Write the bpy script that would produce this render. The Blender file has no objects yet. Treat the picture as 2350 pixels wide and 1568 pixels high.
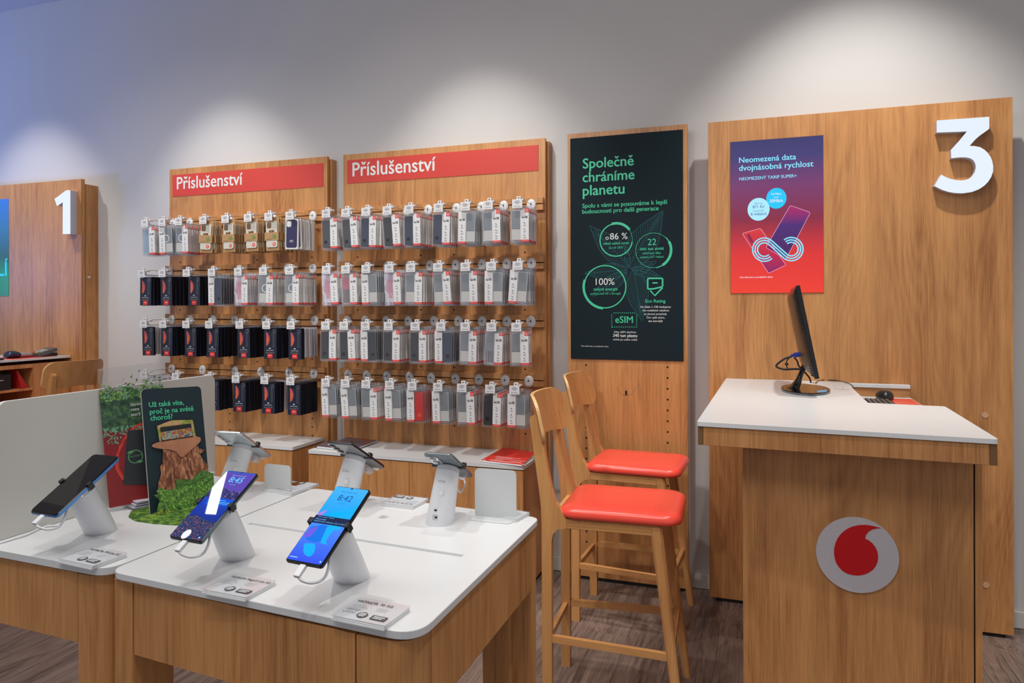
import bpy, math, random
from math import sin, cos, pi, radians, tan, sqrt
from mathutils import Vector, Matrix
random.seed(7)
SC = bpy.context.scene
COL = SC.collection
# ------------------------------------------------------------------ camera
F = 1630.0; CH = 1.45; YAW = radians(19.4); ROLL = radians(0.17); U0 = 1175.0; V0 = 700.0
FW = Vector((-sin(YAW), cos(YAW), 0)); RT = Vector((cos(YAW), sin(YAW), 0)); UP = Vector((0, 0, 1))
CAMP = Vector((0, 0, CH))
cam = bpy.data.cameras.new('camera'); cam.sensor_width = 36; cam.lens = F / 2350 * 36
cam.shift_y = -(784 - V0) / 2350; cam.clip_start = 0.05
camo = bpy.data.objects.new('camera', cam); COL.objects.link(camo); SC.camera = camo
cr, sr = cos(ROLL), sin(ROLL)
ax = RT * cr - UP * sr; ay = RT * sr + UP * cr; az = -FW
camo.matrix_world = Matrix(((ax.x, ay.x, az.x, 0), (ax.y, ay.y, az.y, 0), (ax.z, ay.z, az.z, CH), (0, 0, 0, 1)))
def ray(u, v):
    a = (u - U0) / F; b = -(v - V0) / F
    return FW + RT * (a * cr + b * sr) + UP * (-a * sr + b * cr)
def Y(u, v, y): r = ray(u, v); return CAMP + r * (y / r.y)      # the point of plane y seen at a measured spot
def Z(u, v, z): r = ray(u, v); return CAMP + r * ((z - CH) / r.z)
def X(u, v, x): r = ray(u, v); return CAMP + r * (x / r.x)
# ------------------------------------------------------------------ light
SC.view_settings.view_transform = 'Standard'; SC.view_settings.look = 'None'
SC.view_settings.gamma = 1.0; SC.view_settings.use_curve_mapping = False
SC.view_settings.exposure = 0.10
SC.render.engine = 'CYCLES'
SC.cycles.transparent_max_bounces = 24; SC.cycles.max_bounces = 7
SC.cycles.use_denoising = True
SC.cycles.sample_clamp_indirect = 4.0
world = bpy.data.worlds.new('world'); SC.world = world; world.use_nodes = True
world.node_tree.nodes['Background'].inputs[0].default_value = (0.93, 0.94, 1.0, 1)
world.node_tree.nodes['Background'].inputs[1].default_value = 0.46
def spot(x, y, z, tx, ty, tz, power, angle, blend=0.5, col=(1, 0.97, 0.92), size=0.04):
    l = bpy.data.lights.new('ceiling_or_fill_spot', 'SPOT'); l.energy = power; l.spot_size = radians(angle); l.spot_blend = blend
    l.color = col; l.shadow_soft_size = size
    o = bpy.data.objects.new('ceiling_or_fill_spot', l); COL.objects.link(o); o.location = (x, y, z)
    o.rotation_euler = (Vector((tx, ty, tz)) - Vector((x, y, z))).to_track_quat('-Z', 'Y').to_euler()
def area(x, y, z, tx, ty, tz, power, sx, sy, col=(1, 1, 1)):
    l = bpy.data.lights.new('panel_or_fill_light', 'AREA'); l.energy = power; l.shape = 'RECTANGLE'; l.size = sx; l.size_y = sy; l.color = col
    o = bpy.data.objects.new('panel_or_fill_light', l); COL.objects.link(o); o.location = (x, y, z)
    o.rotation_euler = (Vector((tx, ty, tz)) - Vector((x, y, z))).to_track_quat('-Z', 'Y').to_euler()
for sx_, pw in ((-4.95, 85), (-3.25, 85), (-1.5, 85), (0.42, 120), (2.3, 100)):
    spot(sx_, 2.75, 3.6, sx_, 3.5, 1.6, pw, 64 if sx_ < 0 else 74, 0.75, (1, 0.97, 0.91))
for sx_ in (-2.9, -1.5):
    spot(sx_, 1.45, 3.6, sx_ + 0.1, 1.75, 0.7, 62, 62, 0.6)
spot(0.25, 1.50, 3.6, 0.25, 1.9, 0.7, 85, 66, 0.5, (1, 0.97, 0.92), 0.03)
spot(-0.9, 2.1, 3.6, 0.1, 2.5, 0.5, 55, 60, 0.5, (1, 0.97, 0.92), 0.03)
spot(-0.35, 0.1, 3.6, -0.9, 1.35, 0.9, 40, 50, 0.6)
area(-1.5, 0.3, 3.55, -1.5, 1.2, 0, 50, 4.0, 1.2, (1, 0.98, 0.96))  # added soft fill from overhead, not a known ceiling fitting
for sx_ in (-3.4, -1.6):
    spot(sx_, 0.2, 3.6, sx_ - 0.1, 3.6, 1.2, 120, 58, 0.8, (1, 0.975, 0.94), 0.08)  # added front fill that brightens the racks, no known lamps behind it
spot(1.0, 2.0, 3.6, 0.3, 2.9, 1.0, 35, 60, 0.6)
area(-3.33, 1.50, 3.5, -3.33, 1.50, 0, 1.6, 0.085, 0.27, (0.95, 0.97, 1.0))
spot(-7.2, 1.6, 1.6, -5.6, 3.74, 3.3, 230, 90, 1.0, (0.14, 0.32, 1.0), 0.3)  # blue wash standing in for an unseen lit screen at left, below the ceiling
# ------------------------------------------------------------------ materials
MATS = {}
def _new(name):
    m = bpy.data.materials.new(name); m.use_nodes = True; MATS[name] = m
    return m, m.node_tree, m.node_tree.nodes['Principled BSDF']
def mat(name, col, rough=0.5, metal=0.0, spec=0.5, emit=None, es=1.0, alpha=1.0, coat=0.0):
    if name in MATS: return MATS[name]
    m, nt, b = _new(name)
    b.inputs['Base Color'].default_value = (*col, 1); b.inputs['Roughness'].default_value = rough
    b.inputs['Metallic'].default_value = metal; b.inputs['Specular IOR Level'].default_value = spec
    b.inputs['Alpha'].default_value = alpha; b.inputs['Coat Weight'].default_value = coat
    if emit: b.inputs['Emission Color'].default_value = (*emit, 1); b.inputs['Emission Strength'].default_value = es
    return m
def N(nt, t, **kw):
    n = nt.nodes.new(t)
    for k, v in kw.items(): setattr(n, k, v)
    return n
def ramp(nt, stops, interp='LINEAR'):
    r = nt.nodes.new('ShaderNodeValToRGB'); r.color_ramp.interpolation = interp
    e = r.color_ramp.elements
    while len(e) < len(stops): e.new(0.5)
    for i, (p, c) in enumerate(stops): e[i].position = p; e[i].color = (*c, 1)
    return r
def noise(nt, vec, scale, detail=3, rough=0.5, dist=0.0):
    n = nt.nodes.new('ShaderNodeTexNoise'); n.inputs['Scale'].default_value = scale
    n.inputs['Detail'].default_value = detail; n.inputs['Roughness'].default_value = rough; n.inputs['Distortion'].default_value = dist
    nt.links.new(vec, n.inputs['Vector']); return n
def wood(name, axis, light, dark, rough=0.42, bump=0.05, contrast=1.0):
    m, nt, b = _new(name); L = nt.links.new
    tc = N(nt, 'ShaderNodeTexCoord'); oi = N(nt, 'ShaderNodeObjectInfo')
    rnd = N(nt, 'ShaderNodeVectorMath', operation='SCALE'); rnd.inputs[0].default_value = (13.7, 9.1, 5.3); L(oi.outputs['Random'], rnd.inputs['Scale'])
    add = N(nt, 'ShaderNodeVectorMath', operation='ADD'); L(tc.outputs['Object'], add.inputs[0]); L(rnd.outputs[0], add.inputs[1])
    def mp(across, along):
        p = N(nt, 'ShaderNodeMapping'); s = [across] * 3; s[axis] = along; p.inputs['Scale'].default_value = s
        L(add.outputs[0], p.inputs['Vector']); return p.outputs[0]
    broad = noise(nt, mp(7, 0.9), 1.0, 3, 0.55, 0.3)
    field = noise(nt, mp(4.0, 0.55), 1.0, 2, 0.5, 0.2)
    mul = N(nt, 'ShaderNodeMath', operation='MULTIPLY'); mul.inputs[1].default_value = 150.0; L(field.outputs['Fac'], mul.inputs[0])
    sn = N(nt, 'ShaderNodeMath', operation='SINE'); L(mul.outputs[0], sn.inputs[0])
    fine = noise(nt, mp(330, 7), 1.0, 3, 0.75); med = noise(nt, mp(60, 1.6), 1.0, 3, 0.6, 0.4)
    def ma(x, k, c):
        n = N(nt, 'ShaderNodeMath', operation='MULTIPLY_ADD'); L(x, n.inputs[0]); n.inputs[1].default_value = k
        if isinstance(c, float): n.inputs[2].default_value = c
        else: L(c, n.inputs[2])
        return n.outputs[0]
    a2 = ma(fine.outputs['Fac'], 0.50 * contrast, ma(med.outputs['Fac'], 0.34 * contrast, ma(sn.outputs[0], 0.028 * contrast, ma(broad.outputs['Fac'], 0.55, 0.42 - 0.42 * contrast))))
    mid = [0.42 * x + 0.58 * y for x, y in zip(dark, light)]
    r = ramp(nt, [(0.50, dark), (0.69, mid), (0.88, light)]); L(a2, r.inputs[0])
    L(r.outputs[0], b.inputs['Base Color']); b.inputs['Roughness'].default_value = rough
    bp = N(nt, 'ShaderNodeBump'); bp.inputs['Strength'].default_value = bump; bp.inputs['Distance'].default_value = 0.002
    L(fine.outputs['Fac'], bp.inputs['Height']); L(bp.outputs[0], b.inputs['Normal'])
    return m
WL = (0.71, 0.342, 0.122); WD = (0.34, 0.132, 0.038)
WOOD = wood('oak_laminate_upright', 2, WL, WD)
WOODX = wood('oak_laminate_sideways', 0, WL, WD)
SL = (0.68, 0.345, 0.125); SD = (0.44, 0.185, 0.058)
STL = wood('oak_solid_upright', 2, SL, SD, 0.38, 0.03, 0.8)
STX = wood('oak_solid_sideways', 0, SL, SD, 0.38, 0.03, 0.8)
STY = wood('oak_solid_lengthwise', 1, SL, SD, 0.38, 0.03, 0.8)
ENDG = mat('wood_end_block', (0.20, 0.10, 0.035), 0.5)
PLY = mat('pale_ply_edge', (0.74, 0.44, 0.19), 0.4)
FLOORM = wood('floor_plank', 1, (0.27, 0.195, 0.16), (0.085, 0.057, 0.047), 0.40, 0.12, 1.7)
WHITE = mat('white_solid_surface', (0.74, 0.75, 0.755), 0.30)
WPLAST = mat('white_plastic', (0.82, 0.82, 0.84), 0.35)
GREYP = mat('light_grey_print', (0.55, 0.56, 0.58), 0.6)
BLACK = mat('black_plastic', (0.012, 0.012, 0.014), 0.35)
GLOSSB = mat('glossy_black', (0.006, 0.006, 0.007), 0.06)
DARK = mat('dark_hole', (0.01, 0.008, 0.006), 0.9)
STEEL = mat('brass_toned_wire', (0.45, 0.38, 0.28), 0.3, 0.9)
REDP = mat('red_print', (0.80, 0.045, 0.035), 0.45)
REDV = mat('red_vinyl_pad', (0.92, 0.085, 0.055), 0.26)
PAPER = mat('white_paper', (0.80, 0.81, 0.82), 0.6)
INK = mat('dark_ink', (0.03, 0.03, 0.035), 0.6)
INKG = mat('grey_ink', (0.30, 0.30, 0.32), 0.6)
NAVY = mat('navy_card', (0.014, 0.019, 0.045), 0.4)
CY2L = mat('pale_blue_print', (0.20, 0.35, 0.60), 0.5)
NAVYS = mat('carton_side', (0.006, 0.006, 0.010), 0.75, spec=0.2)
KRAFT = mat('kraft_card', (0.50, 0.29, 0.13), 0.75)
GREEN = mat('mint_green_print', (0.055, 0.60, 0.33), 0.5)
WINK = mat('white_print', (0.80, 0.82, 0.80), 0.5)
def clear(name, col, a, rough=0.12):
    if name in MATS: return MATS[name]
    m, nt, b = _new(name); L = nt.links.new
    tr = N(nt, 'ShaderNodeBsdfTransparent'); tr.inputs[0].default_value = (0.97, 0.975, 0.98, 1)
    gl = N(nt, 'ShaderNodeBsdfGlossy'); gl.inputs['Roughness'].default_value = rough; gl.inputs['Color'].default_value = (*col, 1)
    df = N(nt, 'ShaderNodeBsdfDiffuse'); df.inputs[0].default_value = (*col, 1)
    m1 = N(nt, 'ShaderNodeMixShader'); m1.inputs[0].default_value = a * 0.22; L(gl.outputs[0], m1.inputs[1]); L(df.outputs[0], m1.inputs[2])
    m1.inputs[0].default_value = 0.15
    m2 = N(nt, 'ShaderNodeMixShader'); m2.inputs[0].default_value = a; L(tr.outputs[0], m2.inputs[1]); L(m1.outputs[0], m2.inputs[2])
    L(m2.outputs[0], nt.nodes['Material Output'].inputs['Surface']); return m
CLEAR = clear('clear_film', (0.85, 0.86, 0.9), 0.055)
CLEARI = mat('iridescent_film', (0.78, 0.76, 0.92), 0.15, alpha=0.30)
def film_glint(m):
    nt = m.node_tree; b = nt.nodes['Principled BSDF']; b.inputs['Thin Film Thickness'].default_value = 420; b.inputs['Thin Film IOR'].default_value = 1.6
film_glint(CLEARI)
ACRYL = clear('clear_acrylic', (0.92, 0.93, 0.94), 0.28, 0.05)
# wall paint
m, nt, b = _new('wall_paint'); WALLM = m
tc = N(nt, 'ShaderNodeTexCoord'); n1 = noise(nt, tc.outputs['Object'], 180, 2)
bp = N(nt, 'ShaderNodeBump'); bp.inputs['Strength'].default_value = 0.06; nt.links.new(n1.outputs['Fac'], bp.inputs['Height']); nt.links.new(bp.outputs[0], b.inputs['Normal'])
n2 = noise(nt, tc.outputs['Object'], 1.1, 2); r = ramp(nt, [(0.3, (0.60, 0.585, 0.575)), (0.7, (0.63, 0.615, 0.60))]); nt.links.new(n2.outputs['Fac'], r.inputs[0]); nt.links.new(r.outputs[0], b.inputs['Base Color'])
b.inputs['Roughness'].default_value = 0.8
def noisecol(name, scale, stops, rough=0.6, detail=4, emit=0.0, vor=False, dist=0.0, stretch=(1, 1, 1)):
    m, nt, b = _new(name); tc = N(nt, 'ShaderNodeTexCoord'); p = N(nt, 'ShaderNodeMapping'); p.inputs['Scale'].default_value = stretch
    nt.links.new(tc.outputs['Object'], p.inputs['Vector'])
    if vor:
        n = N(nt, 'ShaderNodeTexVoronoi'); n.inputs['Scale'].default_value = scale; nt.links.new(p.outputs[0], n.inputs['Vector']); out = n.outputs['Color']
        sp = N(nt, 'ShaderNodeSeparateColor'); nt.links.new(out, sp.inputs[0]); out = sp.outputs[0]
    else:
        n = noise(nt, p.outputs[0], scale, detail, 0.6, dist); out = n.outputs['Fac']
    r = ramp(nt, stops); nt.links.new(out, r.inputs[0]); nt.links.new(r.outputs[0], b.inputs['Base Color']); b.inputs['Roughness'].default_value = rough
    if emit: nt.links.new(r.outputs[0], b.inputs['Emission Color']); b.inputs['Emission Strength'].default_value = emit
    return m
def gradient(name, axis, lo, hi, stops, emit=1.0, rough=0.15, base=0.0):
    """colour that runs along one object axis from lo to hi (a picture's own gradient)"""
    m, nt, b = _new(name); tc = N(nt, 'ShaderNodeTexCoord'); s = N(nt, 'ShaderNodeSeparateXYZ'); nt.links.new(tc.outputs['Object'], s.inputs[0])
    mr = N(nt, 'ShaderNodeMapRange'); mr.inputs['From Min'].default_value = lo; mr.inputs['From Max'].default_value = hi
    nt.links.new(s.outputs[axis], mr.inputs['Value']); r = ramp(nt, stops); nt.links.new(mr.outputs[0], r.inputs[0])
    b.inputs['Roughness'].default_value = rough
    if emit:
        b.inputs['Base Color'].default_value = (0.01, 0.01, 0.01, 1)
        nt.links.new(r.outputs[0], b.inputs['Emission Color']); b.inputs['Emission Strength'].default_value = emit
    else: nt.links.new(r.outputs[0], b.inputs['Base Color'])
    return m
def glow(name, col, s=1.0): return mat(name, (0.01, 0.01, 0.01), 0.015 if 'screen_' not in name else 0.45, emit=col, es=s)
# ------------------------------------------------------------------ mesh tools
FRONT = Matrix(((1, 0, 0, 0), (0, 0, -1, 0), (0, 1, 0, 0), (0, 0, 0, 1)))     # (a, b, c) -> (x=a, z=b, y=-c)
def frame(o, ex, ey):
    ex = Vector(ex).normalized(); ey = Vector(ey); ey = (ey - ex * ey.dot(ex)).normalized(); ez = ex.cross(ey)
    return Matrix(((ex.x, ey.x, ez.x, o[0]), (ex.y, ey.y, ez.y, o[1]), (ex.z, ey.z, ez.z, o[2]), (0, 0, 0, 1)))
class MB:
    def __init__(s, M=None): s.v = []; s.f = []; s.m = []; s.ms = []; s.sm = []; s.M = M or Matrix.Identity(4)
    def mi(s, m):
        if m not in s.ms: s.ms.append(m)
        return s.ms.index(m)
    def add(s, vs, fs, m, smooth=False, M=None):
        MM = s.M @ M if M is not None else s.M
        b = len(s.v); s.v += [tuple(MM @ Vector(v)) for v in vs]; k = s.mi(m)
        for f in fs: s.f.append([b + i for i in f]); s.m.append(k); s.sm.append(smooth)
        return s
    def merge(s, o):
        b = len(s.v); s.v += o.v
        for f, k, q in zip(o.f, o.m, o.sm): s.f.append([b + i for i in f]); s.m.append(s.mi(o.ms[k])); s.sm.append(q)
        return s
    def box(s, x0, y0, z0, x1, y1, z1, m, M=None):
        return s.add([(x0, y0, z0), (x1, y0, z0), (x1, y1, z0), (x0, y1, z0), (x0, y0, z1), (x1, y0, z1), (x1, y1, z1), (x0, y1, z1)],
                     [(0, 3, 2, 1), (4, 5, 6, 7), (0, 1, 5, 4), (1, 2, 6, 5), (2, 3, 7, 6), (3, 0, 4, 7)], m, M=M)
    def prism(s, pts, c0, c1, m, M=None, smooth=False, side=None):
        n = len(pts); a = sum(pts[i][0] * pts[(i + 1) % n][1] - pts[(i + 1) % n][0] * pts[i][1] for i in range(n))
        if a < 0: pts = pts[::-1]
        vs = [(p[0], p[1], c0) for p in pts] + [(p[0], p[1], c1) for p in pts]
        s.add(vs, [tuple(range(n - 1, -1, -1)), tuple(range(n, 2 * n))], m, M=M)
        return s.add(vs, [(i, (i + 1) % n, n + (i + 1) % n, n + i) for i in range(n)], side or m, smooth, M)
    def ngon(s, pts3, m, M=None): return s.add(pts3, [tuple(range(len(pts3)))], m, M=M)
    def loft(s, rings, m, smooth=True, caps=True, M=None):
        n = len(rings[0]); vs = [p for r in rings for p in r]; fs = []
        for k in range(len(rings) - 1):
            for i in range(n): fs.append((k * n + i, k * n + (i + 1) % n, (k + 1) * n + (i + 1) % n, (k + 1) * n + i))
        s.add(vs, fs, m, smooth, M)
        if caps:
            s.add(rings[0], [tuple(range(n - 1, -1, -1))], m, M=M); s.add(rings[-1], [tuple(range(n))], m, M=M)
        return s
    def tube(s, path, r, m, n=8, M=None, caps=True):
        P = [Vector(p) for p in path]; rings = []; side = None
        rr = r if isinstance(r, (list, tuple)) else [r] * len(P)
        for i, p in enumerate(P):
            t = (P[min(i + 1, len(P) - 1)] - P[max(i - 1, 0)]).normalized()
            if side is None: side = t.cross(Vector((0, 0, 1)) if abs(t.z) < 0.9 else Vector((1, 0, 0))).normalized()
            side = (side - t * side.dot(t)).normalized(); b2 = t.cross(side)
            rings.append([tuple(p + side * cos(2 * pi * k / n) * rr[i] + b2 * sin(2 * pi * k / n) * rr[i]) for k in range(n)])
        return s.loft(rings, m, True, caps, M)
    def disc(s, r, c0, c1, m, n=24, M=None, ry=None, cx=0, cy=0):
        return s.prism([(cx + r * cos(2 * pi * k / n), cy + (ry or r) * sin(2 * pi * k / n)) for k in range(n)], c0, c1, m, M, smooth=True)
    def build(s, name, parent=None, bevel=0.0, seg=2, loc=None):
        me = bpy.data.meshes.new(name); me.from_pydata(s.v, [], s.f)
        for m in s.ms: me.materials.append(m)
        me.polygons.foreach_set('material_index', s.m); me.polygons.foreach_set('use_smooth', s.sm); me.update()
        o = bpy.data.objects.new(name, me); COL.objects.link(o)
        if parent: o.parent = parent
        if loc: o.location = loc
        if bevel:
            bv = o.modifiers.new('bevel', 'BEVEL'); bv.width = bevel; bv.segments = seg; bv.limit_method = 'ANGLE'; bv.angle_limit = radians(50); bv.harden_normals = False
        return o
def rpoly(x0, y0, x1, y1, r, n=5):
    r = r if isinstance(r, (list, tuple)) else [r] * 4; out = []       # corner order: (x0,y0),(x1,y0),(x1,y1),(x0,y1)
    for (cx, cy, a0), q in zip(((x0, y0, pi), (x1, y0, 1.5 * pi), (x1, y1, 0), (x0, y1, 0.5 * pi)), r):
        if q <= 0: out.append((cx, cy)); continue
        ox = cx + (q if cx == x0 else -q); oy = cy + (q if cy == y0 else -q)
        out += [(ox + q * cos(a0 + k * pi / 2 / n), oy + q * sin(a0 + k * pi / 2 / n)) for k in range(n + 1)]
    return out
def rcorner(pts, rads, n=6):
    out = []; L = len(pts)
    for i, p in enumerate(pts):
        r = rads[i]; p = Vector(p)
        if not r: out.append(tuple(p)); continue
        a = (Vector(pts[i - 1]) - p).normalized(); b = (Vector(pts[(i + 1) % L]) - p).normalized()
        for k in range(n + 1):
            t = k / n; out.append(tuple((p + a * r) * (1 - t) ** 2 + p * 2 * t * (1 - t) + (p + b * r) * t * t))
    return out
def thing(name, label, cat, loc=(0, 0, 0), rz=0.0, group=None):
    o = bpy.data.objects.new(name, None); o.empty_display_size = 0.05; COL.objects.link(o); o.location = loc; o.rotation_euler = (0, 0, rz)
    return tag(o, label, cat, group)
def tag(o, label=None, cat=None, group=None, kind=None):
    if label: o['label'] = label
    if cat: o['category'] = cat
    if group: o['group'] = group
    if kind: o['kind'] = kind
    return o
def dup_tree(o, parent=None):
    c = o.copy(); COL.objects.link(c); c.parent = parent
    for ch in o.children: dup_tree(ch, c)
    return c
# ------------------------------------------------------------------ lettering
_gc = {}
def _glyphs(body, off):
    k = (body, off)
    if k not in _gc:
        c = bpy.data.curves.new('t', 'FONT'); c.body = body; c.size = 1; c.offset = off; c.resolution_u = 3
        o = bpy.data.objects.new('t', c); me = bpy.data.meshes.new_from_object(o)
        v = [(q.co.x, q.co.y) for q in me.vertices]; f = [tuple(p.vertices) for p in me.polygons]
        bpy.data.objects.remove(o); bpy.data.meshes.remove(me); bpy.data.curves.remove(c); _gc[k] = (v, f)
    return _gc[k]
HOOKS_ = {'ě': 'e', 'č': 'c', 'ř': 'r', 'ň': 'n', 'Č': 'C', 'Ř': 'R', 'ů': 'u'}
def text_geo(body, off=0.0):
    k = ('T', body, off)
    if k in _gc: return _gc[k]
    base = ''.join(HOOKS_.get(c, c) for c in body)
    bold = off; off = 0.0
    v, f = _glyphs(base, 0.0); v = list(v); f = list(f)
    for i, ch in enumerate(body):
        if ch in HOOKS_:
            pv = _glyphs(base[:i + 1], off)[0]; gv = _glyphs(base[i], off)[0]
            xr = max(p[0] for p in pv); w = max(p[0] for p in gv) - min(p[0] for p in gv)
            cx = xr - w / 2; yb = 0.56 if ch.islower() else 0.76; t = 0.024 + bold * 0.3
            b = len(v)
            if ch == 'ů':
                n = 10
                for q in range(n): a = 2 * pi * q / n; v.append((cx + .075 * cos(a), yb + .07 + .075 * sin(a))); v.append((cx + (.075 - 1.7 * t) * cos(a), yb + .07 + (.075 - 1.7 * t) * sin(a)))
                for q in range(n): f.append((b + 2 * q, b + (2 * q + 2) % (2 * n), b + (2 * q + 3) % (2 * n), b + 2 * q + 1))
            else:
                v += [(cx - .12 - t / 2, yb + .13), (cx - .03 - t, yb), (cx + .03 + t, yb), (cx + .12 + t / 2, yb + .13), (cx + .12 - 1.9 * t, yb + .13), (cx, yb + .055 + t * .6), (cx - .12 + 1.9 * t, yb + .13)]
                f += [(b, b + 1, b + 5, b + 6), (b + 1, b + 2, b + 5), (b + 2, b + 3, b + 4, b + 5)]
    if bold:
        v0, f0 = v, f; v, f = [], []; o_ = bold * 1.1
        for dx, dy in ((-o_, 0), (o_, 0), (0, o_ * 0.8), (0, -o_ * 0.8)):
            b = len(v); v += [(p[0] + dx, p[1] + dy) for p in v0]; f += [tuple(b + i for i in q) for q in f0]
    x0 = min(p[0] for p in v); x1 = max(p[0] for p in v); q4 = max(1, len(v) // 4)
    _gc[k] = ([(p[0] - x0, p[1], (i // q4) * 0.00005 if bold else 0.0) for i, p in enumerate(v)], f, x1 - x0)
    return _gc[k]
def put_text(mb, body, p0, p1, m, off=0.0, up=(0, 0, 1), lift=0.001, sy=1.0):
    v, f, w = text_geo(body, off); p0 = Vector(p0); p1 = Vector(p1); e = p1 - p0; s = e.length / w
    ex = e.normalized(); up = Vector(up); ey = (up - ex * up.dot(ex)).normalized(); ez = ex.cross(ey)
    mb.add([tuple(p0 + ex * (a * s) + ey * (b * s * sy) + ez * (lift + c)) for a, b, c in v], f, m)
def text_w(mb, body, x, y, width, m, off=0.0, lift=0.0, M=None):
    v, f, w = text_geo(body, off); s = width / w
    mb.add([(x + a * s, y + b * s, lift + c) for a, b, c in v], f, m, M=M)
def ring(mb, cx, cy, r, w, a0, a1, m, c=0.0, M=None, n=40):
    vs = []; fs = []
    for k in range(n + 1):
        a = a0 + (a1 - a0) * k / n; vs += [(cx + (r + w / 2) * cos(a), cy + (r + w / 2) * sin(a), c), (cx + (r - w / 2) * cos(a), cy + (r - w / 2) * sin(a), c)]
    for k in range(n): fs.append((2 * k + 1, 2 * k, 2 * k + 2, 2 * k + 3) if a1 > a0 else (2 * k, 2 * k + 1, 2 * k + 3, 2 * k + 2))
    mb.add(vs, fs, m, M=M)
def stroke(mb, pts, w, m, c=0.0, M=None, closed=False):
    vs = []; n = len(pts)
    for i, p in enumerate(pts):
        a = Vector(pts[(i - 1) % n] if closed or i > 0 else p); b = Vector(pts[(i + 1) % n] if closed or i < n - 1 else p)
        d = (b - a).normalized(); nx, ny = -d.y, d.x
        vs += [(p[0] + nx * w / 2, p[1] + ny * w / 2, c), (p[0] - nx * w / 2, p[1] - ny * w / 2, c)]
    mb.add(vs, [(2 * i, 2 * i + 1, (2 * i + 3) % (2 * n), (2 * i + 2) % (2 * n)) for i in range(n if closed else n - 1)], m, M=M)
# ------------------------------------------------------------------ the room
WY = 3.742; CZ = 3.65
def struct(o): o['kind'] = 'structure'; return o
struct(MB().box(-9, WY, -0.05, 4.5, WY + 0.1, CZ + 0.1, WALLM).build('wall_back'))
CEILM = mat('ceiling_paint', (0.62, 0.62, 0.66), 0.8)
struct(MB().box(-9, -4, CZ, 4.5, WY, CZ + 0.08, CEILM).build('ceiling'))
struct(MB().box(-9, WY - 0.012, 0.002, 4.5, WY, 0.075, mat('baseboard_paint', (0.62, 0.60, 0.57), 0.5)).build('baseboard_back', bevel=0.002))
fl = struct(MB().box(-9, -4, -0.06, 4.5, WY, -0.006, mat('floor_joint', (0.035, 0.025, 0.02), 0.8)).build('floor'))
pw, pl = 0.185, 1.22; pm = []
for k in range(4):
    pm.append(MB().box(0.0006, 0.0006, -0.006, pw - 0.0006, pl - 0.0006, 0.0, FLOORM).build('plank', fl).data)
for o in list(fl.children): bpy.data.objects.remove(o)
i = 0
for cx in range(-32, 14):
    y = -1.2 + ((cx * 0.37) % 1.0) * pl - pl
    while y < WY:
        if y + pl > 0.4 and y + pl <= WY + 0.001 or (y < WY and y + pl > WY):
            yy = min(y, WY - pl)
            if yy == y or True:
                o = bpy.data.objects.new('plank', pm[i % 4]); COL.objects.link(o); o.parent = fl; o.location = (cx * pw, y, 0)
                if y + pl > WY: o.scale = (1, (WY - y) / pl, 1)
                i += 1
        y += pl
# ------------------------------------------------------------------ wall panels
def wood_panel(name, label, cat, x0, x1, y0, z0, z1, back, extra=None):
    t = thing(name, label, cat, ((x0 + x1) / 2, y0, 0))
    cx = (x0 + x1) / 2
    MB().box(x0 - cx, 0, z0, x1 - cx, 0.03, z1, WOOD).build('front_board', t, 0.0008, 1)
    MB().box(x0 - cx + 0.05 if not back else x0 - cx + 0.02, 0.036, z0 + 0.0, x1 - cx - (0.004 if back else 0.05), WY - y0, z1 - 0.03, WOOD).build('back_frame', t)
    MB().box(x0 - cx + 0.03, 0.004, 0, x1 - cx - 0.03, WY - y0 - 0.02, z0, DARK).build('plinth', t)
    return t, cx
P3Y = 3.606; P3 = (-0.2475, 1.021)
p3, p3c = wood_panel('wall_panel', 'tall oak wall panel behind the counter, carrying the lit numeral three', 'panel', *P3, P3Y, 0.016, 2.341, False)
for (u, v) in ((2261, 953), (2263, 1343)):
    p = Y(u, v, P3Y); MB(FRONT).disc(0.0125, 0.0, 0.002, mat('pale_cap', (0.66, 0.40, 0.24), 0.5), 20).build('screw_cap', p3).location = (p.x - p3c, 0, p.z)
p1, p1c = wood_panel('wall_panel', 'tall oak wall panel carrying the lit numeral one', 'panel', -5.75, -4.394, P3Y, 0.016, 2.322, True)
MB().box(0, 0, 0, 0.002, 0.02, 0.012, PAPER).build('white_sticker', p1).location = (1.356 / 2 - 0.002, 0.05, 1.645)
PY = 3.66
pp, ppc = wood_panel('wall_panel', 'narrow oak wall panel behind the green poster, with two columns of peg holes', 'panel', -0.973, -0.353, PY, 0.018, 2.357, False)
h = MB(FRONT)
for u in (1345, 1532):
    for k in range(22):
        p = Y(u, 838 if u == 1345 else 843, PY); z = p.z - k * 0.0548
        if z > 0.1: h.disc(0.0052, 0.0, 0.0006, DARK, 10, cx=p.x - ppc, cy=z)
o = h.build('peg_holes', pp); o['kind'] = 'stuff'
p = Y(1437, 901, PY); k = MB(FRONT); k.prism(rpoly(-0.005, -0.014, 0.005, 0.01, 0.004), 0, 0.0008, DARK)
ring(k, 0, 0.03, 0.045, 0.0012, pi, 2 * pi, ENDG, 0.0006); k.build('lock_hole', pp).location = (p.x - ppc, 0, p.z)
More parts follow.
